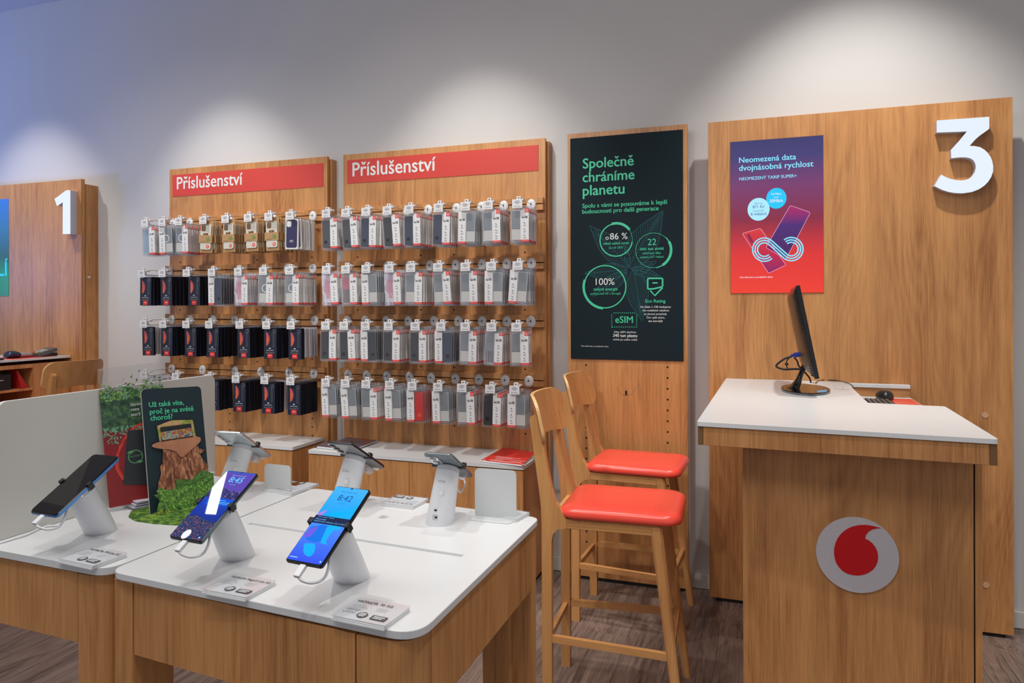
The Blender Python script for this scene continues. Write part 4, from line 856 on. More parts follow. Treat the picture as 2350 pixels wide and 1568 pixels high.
def lensplate(w, l, T):
    g = MB(); g.prism(rpoly(w - 0.034, l - 0.052, w - 0.006, l - 0.006, 0.005), -T - 0.0025, -T, mat('silver_lens_plate', (0.55, 0.57, 0.60), 0.15, 0.8))
    for k in range(2): g.disc(0.008, -T - 0.0032, -T - 0.0024, GLOSSB, 20, cx=w - 0.020, cy=l - 0.017 - k * 0.022)
    return g
PHB = mat('phone_graphite', (0.05, 0.05, 0.055), 0.3, 0.6); PHBK = mat('phone_grey_back', (0.25, 0.255, 0.265), 0.25, 0.3); SILV = mat('phone_silver', (0.68, 0.70, 0.72), 0.2, 0.7); PHLB = mat('phone_ice_back', (0.55, 0.62, 0.66), 0.22, 0.3)
BLU = mat('phone_blue_frame', (0.10, 0.30, 0.72), 0.25, 0.5); TEALF = mat('phone_green_frame', (0.12, 0.20, 0.20), 0.15, 0.8)
S842 = gradient('screen_bright_blue', 1, -0.08, 0.08, [(0, (0.03, 0.08, 0.85)), (0.45, (0.06, 0.24, 0.95)), (0.6, (0.0, 0.36, 1.0)), (1, (0.05, 0.45, 0.95))], 1.0, 0.015)
S845 = gradient('screen_deep_blue', 1, -0.08, 0.08, [(0, (0.0, 0.01, 0.10)), (0.4, (0.0, 0.03, 0.36)), (0.7, (0.01, 0.06, 0.50)), (1, (0.02, 0.10, 0.55))], 1.0, 0.015)
SOFF = mat('screen_off', (0.012, 0.012, 0.013), 0.05)
BG = mat('phone_slate_back', (0.20, 0.23, 0.25), 0.25, 0.4)
defs = [
 # base px, label, phone pos (x, y), tilt, rz deg, scale, back, phone args
 ((808, 1326), 'white phone stand by the nearest corner, holding the bright blue screen phone', (-0.703, 1.047), 34.3, -4.9, 1.025, 0, ('phone with bright blue lit screen showing 8:42', PHB, PHB, S842, gfx842, None, .005)),
 ((546, 1276), 'white phone stand next to the green cut-out sign, holding the night scene phone', (-0.978, 1.081), 32.6, -3.8, 1.061, 0, ('phone with night scene on its screen showing 8:45', PHB, TEALF, S845, gfx845, None, .005)),
 ((232, 1219), 'white phone stand on the further table, holding the dark blue-edged phone', (-1.374, 1.113), 31.7, -1.9, 1.082, 0, ('phone with switched-off black screen and bright blue frame', BLU, BLU, SOFF, None, None, .009)),
 ((525, 1125), 'white phone stand at the rear, holding the silvery ice-blue phone', (-1.335, 1.586), 31.3, 187.2, 1.107, 1, ('silvery ice-blue phone seen from behind with three lenses', PHLB, SILV, SOFF, None, lens3(SILV), .010)),
 ((788, 1160), 'white phone stand in the middle of the rear edge, holding the grey three-lens phone', (-0.969, 1.566), 31.0, 176.0, 1.055, 1, ('dark-edged grey phone seen from behind with three lenses', PHBK, PHB, SOFF, None, lens3(PHB), .009)),
 ((1009, 1200), 'white phone stand beside the blank card, holding the slate phone', (-0.699, 1.536), 30.4, 181.3, 0.980, 2, ('slate phone seen from behind with square silver lens plate', BG, BG, SOFF, None, lensplate, .012)),
]
for bpx, sl, pos, tl, rz, sc, bk, (pl_, bm, fm, scn, gf, ln, cn) in defs:
    b = Z(*bpx, TZ); p = Vector((pos[0], pos[1], TZ + 0.135))
    if bk: p = p + Vector((0, 0, 0))
    stand((b.x, b.y), sl, p, radians(rz), radians(tl), sc, bk)
    phone(pl_, p, radians(rz), radians(tl), sc, bm, fm, scn, gfx=gf, lens=ln, corner=cn)
# ------------------------------------------------------------------ price cards
def card(label, pts, title, rows, flip=False, h=0.009):
    P = [Z(u, v, TZ + h) for u, v in pts]; o = P[0].copy(); o.z = TZ
    t = thing('price_card', label, 'price card', o, 0, 'acrylic price cards')
    ex = (P[1] - P[0]); ey = (P[3] - P[0]); M_ = frame((0, 0, 0.0005), ex, ey); W_, H_ = ex.length, ey.length
    for k in range(3): MB(M_).box(0.001 * k, 0.0015 * k, 0.0025 * k, W_ - 0.001, H_ - 0.001 * k, 0.0025 * k + 0.0022, PAPER if k < 2 else PAPER).build('card_layer', t)
    MB(M_).prism(rpoly(-0.001, -0.001, W_ + 0.001, H_ + 0.001, 0.002, 2), 0.0078, 0.0086, clear('card_cover', (0.9, 0.9, 0.93), 0.12, 0.05)).build('clear_cover', t)
    g = MB(M_ @ (Matrix.Translation((W_, H_, 0)) @ Matrix.Rotation(pi, 4, 'Z') if flip else Matrix.Identity(4)))
    z = 0.0088
    if title: text_w(g, title, 0.008, H_ - 0.017, min(0.088, 0.0062 * len(title)), INK, 0.012, z)
    else:
        for k in range(6): g.box(0.010 + k * 0.0125, H_ - 0.016, z, 0.019 + k * 0.0125, H_ - 0.0125, z + 0.0001, INKG)
    for r, s_ in enumerate(rows): text_w(g, s_, 0.007, 0.030 - r * 0.010, 0.024, INKG, 0.008, z)
    for k in range(5): g.box(0.008 + 0.0 * k, H_ - 0.026 - 0.004 * k, z, 0.030 + 0.004 * (k % 3), H_ - 0.0248 - 0.004 * k, z + 0.0001, mat('pale_ink', (0.55, 0.56, 0.58), 0.6))
    for k in range(3): g.box(0.055, H_ - 0.026 - 0.005 * k, z, 0.075, H_ - 0.0248 - 0.005 * k, z + 0.0001, MATS['pale_ink'])
    g.disc(0.0095, z, z + 0.0001, mat('charcoal_print', (0.10, 0.10, 0.11), 0.5), 20, cx=0.046, cy=0.020)
    g.box(0.064, 0.012, z, 0.092, 0.026, z + 0.0001, MATS['charcoal_print'])
    for k in range(3): g.box(0.0395 + 0.001 * (k != 1), 0.0235 - 0.0042 * k, z + 0.0001, 0.0525 - 0.001 * (k != 1), 0.0255 - 0.0042 * k, z + 0.0002, WINK)
    for k in range(2): g.box(0.068, 0.0205 - 0.005 * k, z + 0.0001, 0.088 - 0.003 * k, 0.0228 - 0.005 * k, z + 0.0002, WINK)
    g.build('lettering', t)
card('price card with two printed prices by the rounded near table corner', [(760, 1412), (882, 1437), (931, 1391), (819, 1369)], 'HONOR 70 5G', ['8 877 Kč', '6 877 Kč'])
card('price card in front of the stand with the night scene phone', [(462, 1352), (562, 1371), (627, 1335), (534, 1315)], 'HONOR Magic5 Lite 5G', [])
card('price card on the further table before the blue-edged phone', [(132, 1282), (210, 1299), (287, 1270), (208, 1253)], 'HONOR 70 Lite 5G', [])
card('upside-down price card between the grey and slate phones', [(872, 1153), (948, 1162), (979, 1144), (907, 1134)], None, [], True)
card('price card lying behind the small blank card holder', [(640, 1127), (668, 1131), (714, 1115), (690, 1104)], None, [], True)
card('price card half hidden behind the large blank card holder', [(1120, 1178), (1186, 1190), (1205, 1172), (1140, 1162)], None, [], True)
MATTEW = mat('satin_white_acrylic', (0.66, 0.68, 0.68), 0.3)
def holder(label, bl, br, tlv, trv, foot):
    a = Z(*bl, TZ); b = Z(*br, TZ); tl = Y(*tlv, a.y); h_ = tl.z - TZ; w = (b - a).length; t = thing('card_holder', label, 'sign holder', (a.x, a.y, TZ)); rz = math.atan2(b.y - a.y, b.x - a.x)
    t.rotation_euler = (0, 0, rz)
    MB(Matrix(((1, 0, 0, 0), (0, 0, 1, 0), (0, 1, 0, 0), (0, 0, 0, 1)))).prism(rpoly(0, 0, w, h_, [0, 0, 0.012, 0.012]), 0, 0.002, MATTEW).build('upright_plate', t)
    MB().prism(rpoly(-0.004, -foot, w - 0.004, 0.0, [0.012, 0.012, 0, 0]), 0.0, 0.002, MATTEW).build('foot', t)
holder('small blank white card holder on the rear of the table', (607, 1123), (667, 1130), (594, 1063), (656, 1065), 0.02)
holder('large blank white card holder at the far table corner', (1090, 1186), (1185, 1195), (1087, 1074), (1184, 1081), 0.035)
# ------------------------------------------------------------------ divider and signs
DVX = X(0, 1243, -1.565); dx_ = -1.565
pdv = [X(485, 865, dx_), X(0, 918, dx_)]; zt_ = 0.5 * (pdv[0].z + pdv[1].z); yn = X(-6, 918, dx_).y; yf_ = X(493, 868, dx_).y
dv = thing('table_divider', 'large pale rounded divider board standing along the further display table', 'divider', (dx_, (yn + yf_) / 2, TZ)); hw = (yf_ - yn) / 2
DIVM = mat('divider_cream', (0.66, 0.65, 0.60), 0.5)
Mx = Matrix(((0, 0, 1, 0), (1, 0, 0, 0), (0, 1, 0, 0), (0, 0, 0, 1)))       # (a,b,c) -> (x=c, y=a, z=b)
MB(Mx).prism(rpoly(-hw, 0.001, hw, zt_ - TZ, [0.006, 0.006, 0.022, 0.022]), -0.012, 0.0, DIVM).build('board', dv, 0.0015, 2)
MB(Mx).prism(rpoly(-hw + 0.30, 0.0, hw - 0.01, 0.010, 0.002), 0.0, 0.012, WHITE).build('foot_rail', dv)
cbl = MB(); q0 = Z(0, 1246, TZ + 0.003)
cbl.tube([tuple(Z(u, v, TZ + 0.003) - q0) for u, v in ((-20, 1252), (20, 1240), (60, 1228), (85, 1216), (110, 1207), (140, 1206))], 0.0022, WPLAST, 6)
tag(cbl.build('white_cable', loc=q0), 'thin white cable lying at the foot of the pale divider', 'cable')
# green cut-out sign
def sign_frame(P0, ang, lam, roll):
    a = Vector((sin(ang), cos(ang), 0)); n = Vector((-cos(ang), sin(ang), 0)); u = (n * sin(lam) + Vector((0, 0, 1)) * cos(lam)).normalized()
    a2 = a * cos(roll) + u * sin(roll); u2 = -a * sin(roll) + u * cos(roll); return a2, u2
TA = (37.0, 0.347, 0.145, 4.0)
P0c = Z(345, 1183, TZ); ac, uc = sign_frame(P0c, radians(15.5), radians(13), radians(-2.6)); HC, WC = 0.307, 0.160
cs = thing('cutout_sign', 'dark green cut-out sign with tree stump picture on a grassy oval base', 'sign', (P0c.x, P0c.y, TZ))
Mc = frame((0, 0, 0.002), ac, uc)
MB(Mc).prism([(0, 0), (WC, 0.0085)] + rpoly(0, 0, WC, HC, [0, 0, 0.011, 0.011])[2:], -0.004, 0.0, mat('sign_dark_green', (0.014, 0.030, 0.038), 0.6, spec=0.3), side=mat('card_edge', (0.45, 0.48, 0.45), 0.7)).build('backing_board', cs)
def cq(cu, cv, lift=0.0):
    """spot measured on the sign crop -> (a, b) in the sign plane"""
    r_ = ray(200 + cu / 3.919, 820 + cv / 3.919); n_ = Mc.col[2].xyz; o_ = Vector((P0c.x, P0c.y, TZ + 0.002)) + n_ * lift
    p_ = CAMP + r_ * ((o_ - CAMP).dot(n_) / r_.dot(n_)); d_ = p_ - o_
    return (d_.dot(Mc.col[0].xyz), d_.dot(Mc.col[1].xyz))
GRASSM = noisecol('moss_print', 70, [(0.34, (0.012, 0.04, 0.006)), (0.5, (0.07, 0.18, 0.02)), (0.66, (0.28, 0.42, 0.06))], 0.6, 5)
FERNM = noisecol('fern_print', 120, [(0.34, (0.008, 0.035, 0.008)), (0.5, (0.08, 0.24, 0.03)), (0.66, (0.34, 0.56, 0.12))], 0.6, 5, dist=1.5)
BARKM = noisecol('bark_print', 60, [(0.32, (0.045, 0.012, 0.008)), (0.48, (0.26, 0.08, 0.035)), (0.66, (0.68, 0.34, 0.17))], 0.65, 6, dist=0.8, stretch=(2.2, 2.2, 0.5))
SHELFM = noisecol('fungus_print', 12, [(0.3, (0.36, 0.13, 0.06)), (0.7, (0.56, 0.26, 0.14))], 0.5)
def csheet(name, pts, m, c0, th=0.0018): 
    b = MB(Mc); b.prism([cq(*p, c0) for p in pts], c0, c0 + th, m); return b.build(name, cs)
def spl(P_, n=4):
    out = []; L_n = len(P_)
    for i in range(L_n):
        p0, p1, p2, p3_ = [Vector(P_[(i + k) % L_n]) for k in (-1, 0, 1, 2)]
        for k in range(n): s = k / n; out.append(tuple(0.5 * ((2 * p1) + (p2 - p0) * s + (2 * p0 - 5 * p1 + 4 * p2 - p3_) * s * s + (3 * p1 - p0 - 3 * p2 + p3_) * s ** 3)))
    return out
csheet('stump_sheet', [(628, 620), (700, 590), (760, 572), (860, 566), (945, 570), (955, 620), (970, 720), (1015, 722), (1018, 750), (990, 775), (1000, 825), (1055, 830), (1040, 855), (1010, 870), (1040, 930), (1085, 970), (1085, 1030), (1050, 1100), (1000, 1180), (640, 1200), (640, 1130), (665, 1050), (655, 980), (680, 960), (680, 830), (600, 815), (580, 800), (600, 780), (650, 760)], BARKM, 0.004)
csheet('shelf_fungus', spl([(580, 798), (605, 778), (660, 764), (780, 745), (930, 722), (990, 715), (1018, 735), (1010, 765), (965, 805), (920, 845), (875, 885), (845, 900), (820, 880), (795, 850), (740, 832), (670, 825), (605, 815)]), SHELFM, 0.0075)
csheet('moss_cap', rcorner([(628, 620), (700, 590), (760, 568), (860, 566), (945, 565), (958, 630), (975, 722), (950, 715), (930, 600), (660, 632), (662, 755), (650, 760)], [8] * 12, 3), noisecol('moss_cap_print', 40, [(0.35, (0.14, 0.20, 0.02)), (0.5, (0.34, 0.38, 0.07)), (0.62, (0.60, 0.32, 0.18))], 0.6), 0.0064)
csheet('pictured_phone', rcorner([(655, 632), (932, 596), (950, 712), (672, 752)], [8] * 4, 3), GLOSSB, 0.0086, 0.001)
csheet('pictured_screen', [(662, 675), (940, 634), (947, 708), (674, 748)], noisecol('race_picture', 55, [(0.36, (0.05, 0.06, 0.10)), (0.44, (0.30, 0.34, 0.40)), (0.50, (0.42, 0.32, 0.04)), (0.57, (0.42, 0.06, 0.03)), (0.66, (0.16, 0.18, 0.24))], 0.4, 3), 0.0097, 0.0003)
csheet('leaf_sheet', rcorner([(1030, 1015), (1130, 1045), (1135, 1110), (1060, 1190), (950, 1240), (860, 1200), (800, 1190), (795, 1130), (810, 1098), (950, 1100), (980, 1060)], [5] * 11, 2), noisecol('leaf_print', 90, [(0.35, (0.03, 0.07, 0.015)), (0.52, (0.07, 0.20, 0.03)), (0.7, (0.22, 0.40, 0.08))], 0.6, 5, dist=2.0), 0.010)
csheet('fern_sheet', [(625, 1205), (655, 1175), (700, 1190), (760, 1200), (800, 1170), (870, 1150), (920, 1160), (960, 1140), (1000, 1170), (1030, 1140), (1060, 1150), (1135, 1080), (1137, 1150), (1080, 1230), (990, 1290), (930, 1360), (700, 1430), (620, 1420), (640, 1330), (650, 1290), (600, 1240), (640, 1235)], FERNM, 0.020)
fb = MB(Mc)
for (sx_, sy_, ex_, ey_, w_) in ((650, 1290, 770, 1195, 30), (790, 1250, 960, 1150, 34), (740, 1370, 980, 1240, 44), (980, 1180, 1120, 1060, 40), (860, 1330, 1000, 1290, 26), (1000, 1230, 1110, 1130, 30)):
    d_ = Vector((ex_ - sx_, ey_ - sy_)); n_ = Vector((-d_.y, d_.x)).normalized()
    for k in range(9):
        f_ = k / 9; p_ = Vector((sx_, sy_)) + d_ * f_; ww = w_ * (1 - f_ * 0.75)
        for s_ in (-1, 1):
            e_ = p_ + n_ * s_ * ww + d_ * 0.12; fb.prism([cq(*q, 0.022) for q in ((p_.x, p_.y), tuple(p_ + d_ * 0.05 + n_ * s_ * ww * .5 + d_ * .02), tuple(e_), tuple(p_ + d_ * 0.085))], 0.0221, 0.0226, mat('fern_bright', (0.26, 0.50, 0.08), 0.6) if (k % 2) else mat('fern_mid', (0.10, 0.30, 0.04), 0.6))
fo = fb.build('fern_leaves', cs); fo['kind'] = 'stuff'
el = MB(); ctr = Z(418, 1182, TZ) - P0c; e_ = Vector((0.75, 0.66, 0)).normalized()
pe = [Z(*q, TZ) - P0c for q in ((295, 1188), (300, 1177), (335, 1165), (400, 1153), (470, 1150), (520, 1152), (543, 1161), (535, 1175), (505, 1190), (460, 1202), (410, 1207), (350, 1203), (310, 1197))]
el.prism([(p.x, p.y) for p in pe], 0.0, 0.003, GRASSM); el.build('grass_base', cs)
bp_ = MB(Mc); 
for k in range(26):
    a_ = cq(random.uniform(635, 790), random.uniform(1385, 1450), 0.027); bp_.disc(random.uniform(0.002, 0.0036), 0.026, 0.0275, mat('yellow_leaf_print', (0.42, 0.42, 0.06), 0.6), 7, cx=a_[0], cy=a_[1])
q_ = bp_.build('yellow_leaves', cs); q_['kind'] = 'stuff'
def ct(body, a, b): 
    lt = MB(Mc); p_, r_ = cq(*a), cq(*b); v, f, w = text_geo(body, 0.014); s_ = sqrt((r_[0] - p_[0]) ** 2 + (r_[1] - p_[1]) ** 2) / w
    lt.add([(p_[0] + x_ * s_, p_[1] + y_ * s_, 0.0008 + z_) for x_, y_, z_ in v], f, mat('mint_print_bright', (0.08, 0.66, 0.36), 0.5)); lt.build('lettering', cs)
ct('Už také víte,', (555, 450), (868, 418)); ct('proč je na světě', (562, 514), (955, 467)); ct('choroš?', (568, 572), (768, 550))
# transparent leafy sign
P0t = X(251, 1166.5, -1.53); at, ut = sign_frame(P0t, radians(TA[0]), radians(5), radians(TA[3])); Ht, Wt = TA[1], TA[2]
ts = thing('transparent_sign', 'transparent upright sign with leaf border, red lower half and green arrow ring', 'sign', (P0t.x, P0t.y, TZ))
Mt = frame((0, 0, P0t.z - TZ), at, ut)
def tq(cu, cv):
    r_ = ray(200 + cu / 3.919, 820 + cv / 3.919); n_ = Mt.col[2].xyz; p_ = CAMP + r_ * ((P0t - CAMP).dot(n_) / r_.dot(n_)); d_ = p_ - P0t
    return (d_.dot(Mt.col[0].xyz), d_.dot(Mt.col[1].xyz))
MB(Mt).prism(rpoly(0, 0, Wt, Ht, 0.002, 2), -0.002, 0.0, mat('sign_acrylic', (0.42, 0.42, 0.42), 0.10, alpha=0.20)).build('clear_plate', ts)
tb = MB(Mt); yb1 = 0.205 / 0.349 * Ht
tb.prism([(0, 0), (Wt, 0), (Wt, yb1), (0, yb1)], 0.0002, 0.0008, mat('deep_red_print', (0.26, 0.010, 0.012), 0.35)); tb.build('red_field', ts)
tb = MB(Mt); yg0, yg1 = yb1 - 0.012, 0.285 / 0.349 * Ht
gp_ = [(0, yg0)] + [(Wt * k / 16, yg0 + random.uniform(-0.010, 0.006)) for k in range(1, 16)] + [(Wt, yg0), (Wt, yg1)] + [(Wt * k / 16, yg1 + random.uniform(-0.006, 0.008)) for k in range(15, 0, -1)] + [(0, yg1)]
tb.prism(gp_, 0.0009, 0.0013, noisecol('hedge_print', 90, [(0.32, (0.008, 0.022, 0.014)), (0.5, (0.03, 0.085, 0.045)), (0.66, (0.09, 0.20, 0.06))], 0.5, 5)); tb.build('hedge_field', ts)
lf = MB(Mt); LG = [mat('leaf_print_dark', (0.03, 0.12, 0.03), 0.5), mat('leaf_print_mid', (0.10, 0.24, 0.05), 0.5), mat('leaf_print_light', (0.26, 0.42, 0.08), 0.5), mat('leaf_print_pale', (0.16, 0.36, 0.22), 0.5)]
for k in range(620):
    x_ = random.uniform(0.003, Wt - 0.003); 
    if k < 470: y_ = yg1 - 0.02 + abs(random.gauss(0, 0.020)); 
    else: y_ = yg0 + 0.004 - abs(random.gauss(0, 0.018)); x_ = x_ * 0.8
    if y_ > Ht - 0.004: continue
    if y_ > yg1 + 0.022 and k % 2: continue
    a_ = random.uniform(0, pi); s_ = random.uniform(0.0026, 0.005); ca_, sa_ = cos(a_), sin(a_)
    P_ = [(x_ + ca_ * s_, y_ + sa_ * s_), (x_ - sa_ * s_ * .45, y_ + ca_ * s_ * .45), (x_ - ca_ * s_, y_ - sa_ * s_), (x_ + sa_ * s_ * .45, y_ - ca_ * s_ * .45)]
    P_ = [(min(max(p[0], 0), Wt), min(p[1], Ht)) for p in P_]
    lf.add([(p[0], p[1], 0.0016 + k * 1e-6) for p in P_], [(0, 1, 2, 3)], LG[(k * 7) % 4] if y_ > yg0 + 0.01 else LG[3])
q_ = lf.build('leaf_print', ts); q_['kind'] = 'stuff'
gt = MB(Mt); RL = mat('bright_red_line', (0.72, 0.05, 0.03), 0.4)
stroke(gt, [tq(*p) for p in rcorner([(500, 590), (420, 630), (330, 740), (262, 900), (265, 1010), (330, 1110)], [30] * 6, 4)], 0.005, RL, 0.0022)
stroke(gt, [tq(*p) for p in ((500, 640), (455, 640), (455, 765), (520, 765))], 0.004, RL, 0.0022)
stroke(gt, [tq(*p) for p in rcorner([(520, 620), (400, 680), (285, 800), (280, 1000), (345, 1105)], [30] * 5, 4)], 0.002, RL, 0.0022)
gt.prism([tq(*p) for p in rcorner([(362, 658), (500, 650), (560, 1145), (322, 1145)], [10] * 4, 3)], 0.0023, 0.003, mat('pictured_phone_dark', (0.022, 0.025, 0.030), 0.35))
gr = mat('arrow_green', (0.12, 0.36, 0.14), 0.5); c_ = tq(434, 893); c2_ = tq(500, 893); rr_ = sqrt((c2_[0] - c_[0]) ** 2 + (c2_[1] - c_[1]) ** 2) * 0.95
ring(gt, c_[0], c_[1], rr_, 0.0022, radians(-60), radians(110), gr, 0.0032); ring(gt, c_[0], c_[1], rr_, 0.0022, radians(140), radians(280), gr, 0.0032)
for a_ in (125, -62):
    q_ = (c_[0] + rr_ * cos(radians(a_)), c_[1] + rr_ * sin(radians(a_))); t_ = radians(a_ + 60)
    gt.prism([(q_[0] - .007 * cos(t_), q_[1] - .007 * sin(t_)), (q_[0] + .004 * sin(t_), q_[1] - .004 * cos(t_)), (q_[0] + .010 * cos(t_), q_[1] + .010 * sin(t_)), (q_[0] - .004 * sin(t_), q_[1] + .004 * cos(t_))], 0.0032, 0.0035, gr)
gt.build('ring_picture', ts)
def tt(body, a, b, m, off=0.006):
    lt = MB(Mt); p_, r_ = tq(*a), tq(*b); v, f, w = text_geo(body, off); s_ = sqrt((r_[0] - p_[0]) ** 2 + (r_[1] - p_[1]) ** 2) / w
    lt.add([(p_[0] + x_ * s_, p_[1] + y_ * s_, 0.0036 + z_) for x_, y_, z_ in v], f, m); lt.build('lettering', ts)
tt('RE-START', (385, 903), (488, 897), gr, 0.01)
tt('Garance', (388, 440), (515, 430), WINK); tt('cena', (391, 484), (468, 476), WINK); tt('starý', (396, 530), (482, 520), WINK)
MB(Mt).box(0.0, -0.008, -0.006, 0.10, 0.0, 0.012, ACRYL).build('foot_block', ts)
lf_ = MB(); q0 = Z(303, 1158, TZ) + Vector((0.012, -0.004, 0))
fl_ = thing('leaflet_stack', 'small stack of pale leaflets at the foot of the transparent sign', 'leaflets', (q0.x, q0.y, TZ))
for k in range(3): MB().box(-0.01, -0.02, 0.004 + k * 0.006, 0.05, 0.075, 0.0075 + k * 0.006, mat('lilac_paper', (0.60, 0.57, 0.68), 0.5)).build('leaflet', fl_, loc=(0.002 * k, 0.003 * k, 0)).rotation_euler = (0, 0, radians(-22))
MB().box(-0.014, -0.024, 0, 0.054, 0.078, 0.004, ACRYL).build('tray', fl_).rotation_euler = (0, 0, radians(-22))
# ------------------------------------------------------------------ bar stools
def make_stool():
    t = thing('bar_stool', 'x', 'stool', (0, 0, 0))
    sp_ = rpoly(-0.190, -0.182, 0.240, 0.195, [0.05, 0.06, 0.06, 0.05], 8); n = len(sp_)
    def sh(k, z, dz=0.0): return [(0.0175 + (x - 0.0175) * k, y * k, z) for x, y in sp_]
    MB().loft([sh(0.955, 0.692), sh(0.99, 0.696), sh(1.0, 0.704), sh(0.995, 0.713), sh(0.975, 0.722), sh(0.93, 0.729), sh(0.80, 0.734), sh(0.5, 0.736)], REDV).build('seat_pad', t)
    MB().prism(rpoly(-0.18, -0.17, 0.17, 0.17, 0.02), 0.678, 0.690, STL).build('seat_board', t)
    MYb = Matrix(((1, 0, 0, 0), (0, 0, -1, 0), (0, 1, 0, 0), (0, 0, 0, 1)))
    prof = [(-0.250, 0), (-0.214, 0), (-0.214, 0.605), (-0.208, 0.632), (-0.190, 0.650), (-0.160, 0.656), (-0.160, 0.690), (-0.178, 0.715), (-0.198, 0.745), (-0.213, 0.79), (-0.228, 0.86), (-0.243, 0.95), (-0.262, 1.035), (-0.268, 1.046), (-0.280, 1.052), (-0.291, 1.047), (-0.294, 1.035), (-0.282, 0.95), (-0.270, 0.86), (-0.260, 0.79), (-0.252, 0.72), (-0.250, 0.64)]
    for s in (-1, 1):
        MB(MYb).prism(prof, -(s * 0.158) - 0.0135, -(s * 0.158) + 0.0135, STL).build('rear_post', t, 0.006, 3)
        MB().box(-0.165, s * 0.158 - 0.011, 0.654, 0.150, s * 0.158 + 0.011, 0.690, STX).build('side_rail', t, 0.002, 1)
        top = Vector((0.152, s * 0.150, 0.688)); bot = Vector((0.238, s * 0.205, 0.0))
        w = 0.0185
        MB().loft([[(c.x + a * r, c.y + b * r, c.z) for a, b in ((-1, -.6), (-.6, -1), (.6, -1), (1, -.6), (1, .6), (.6, 1), (-.6, 1), (-1, .6))] for c, r in ((bot, 0.0145), (bot.lerp(top, .5), 0.018), (top, 0.021))], STL, smooth=False).build('front_leg', t)
        f = (0.688 - 0.245) / 0.688; q = top.lerp(bot, f)
        MB().loft([[(x, y + a, 0.255 + b) for a, b in ((-0.009, -0.012), (0.009, -0.012), (0.009, 0.012), (-0.009, 0.012))] for x, y in ((-0.216, s * 0.160), (q.x, q.y))], STX, smooth=False).build('side_stretcher', t)
        c = MB(); c.box(-0.246, s * 0.158 - 0.010, 0.0, -0.218, s * 0.158 + 0.010, 0.0022, BLACK)
    qq = Vector((0.152, 0.150, 0.688)).lerp(Vector((0.238, 0.205, 0)), (0.688 - 0.265) / 0.688)
    MB().box(qq.x - 0.009, -qq.y + 0.012, 0.253, qq.x + 0.009, qq.y - 0.012, 0.279, STY).build('front_stretcher', t, 0.001, 1)
    MB().box(-0.241, -0.146, 0.234, -0.223, 0.146, 0.258, STY).build('rear_stretcher', t, 0.001, 1)
    MB().box(0.13, -0.14, 0.655, 0.150, 0.14, 0.688, STY).build('front_rail', t); MB().box(-0.225, -0.146, 0.655, -0.205, 0.146, 0.688, STY).build('rear_rail', t)
    # curved backrest plate
    R = 0.42; n = 18; rows = []
    out = rpoly(-0.195, -0.088, 0.195, 0.088, [0.045, 0.045, 0.045, 0.045], 7)
    def bend(a, b, c):
        x = -0.256 - b * 0.22 - (sqrt(R * R - 0) - sqrt(R * R - a * a)) * -1.0 + c; return (x - 0.046, a, 1.030 + b)
    g = MB(); nx, nz = 26, 10; 
    def inside(a, b):
        hw, hh, r = 0.195, 0.088 - 0.012 * (1 - (a / 0.195) ** 2) * 0, 0.055
        return hw, hh
    vs = []; fs = []
    cols = 30
    for side in (0, 1):
        for i in range(cols + 1):
            a = 0.2 * sin(pi / 2 * (2 * i / cols - 1)); d = max(0, abs(a) - 0.145); hh = 0.088 - (0.055 - sqrt(max(0, 0.055 ** 2 - d ** 2))) if d > 0 else 0.088
            hh = max(hh, 0.028); lo = -hh + (0.020 * (1 - (a / 0.195) ** 2)) * (1 if True else 0); hi = hh
            for j in range(5): vs.append(bend(a, lo + (hi - lo) * j / 4, 0.0 if side == 0 else 0.012))
    nn = (cols + 1) * 5
    for i in range(cols):
        for j in range(4):
            a = i * 5 + j; fs.append((a, a + 1, a + 6, a + 5)); fs.append((nn + a, nn + a + 5, nn + a + 6, nn + a + 1))
    g.add(vs, fs, STL, True)
    ed = []
    for i in range(cols): ed.append((i * 5, (i + 1) * 5, nn + (i + 1) * 5, nn + i * 5)); ed.append((i * 5 + 4, nn + i * 5 + 4, nn + (i + 1) * 5 + 4, (i + 1) * 5 + 4))
    for j in range(4): ed.append((j, nn + j, nn + j + 1, j + 1)); q = cols * 5 + j; ed.append((q, q + 1, nn + q + 1, nn + q))
    g.add(vs, ed, PLY); g.build('backrest', t)
    return t
st0 = make_stool(); st0.location = (-0.507, 2.62, 0); st0.rotation_euler = (0, 0, radians(3))
tag(st0, 'nearer red-seated oak bar stool in front of the counter', 'stool', 'stools', None); st0['group'] = 'oak bar stools'
st1 = dup_tree(st0); st1.location = (-0.572, 3.325, 0); st1.rotation_euler = (0, 0, radians(-2)); tag(st1, 'red-seated oak bar stool standing closest to the green poster panel', 'stool')
st2 = dup_tree(st0); st2.location = (-4.24, 3.22, 0); st2.rotation_euler = (0, 0, radians(180)); tag(st2, 'oak bar stool with its back to us at the far counter of numeral one', 'stool')
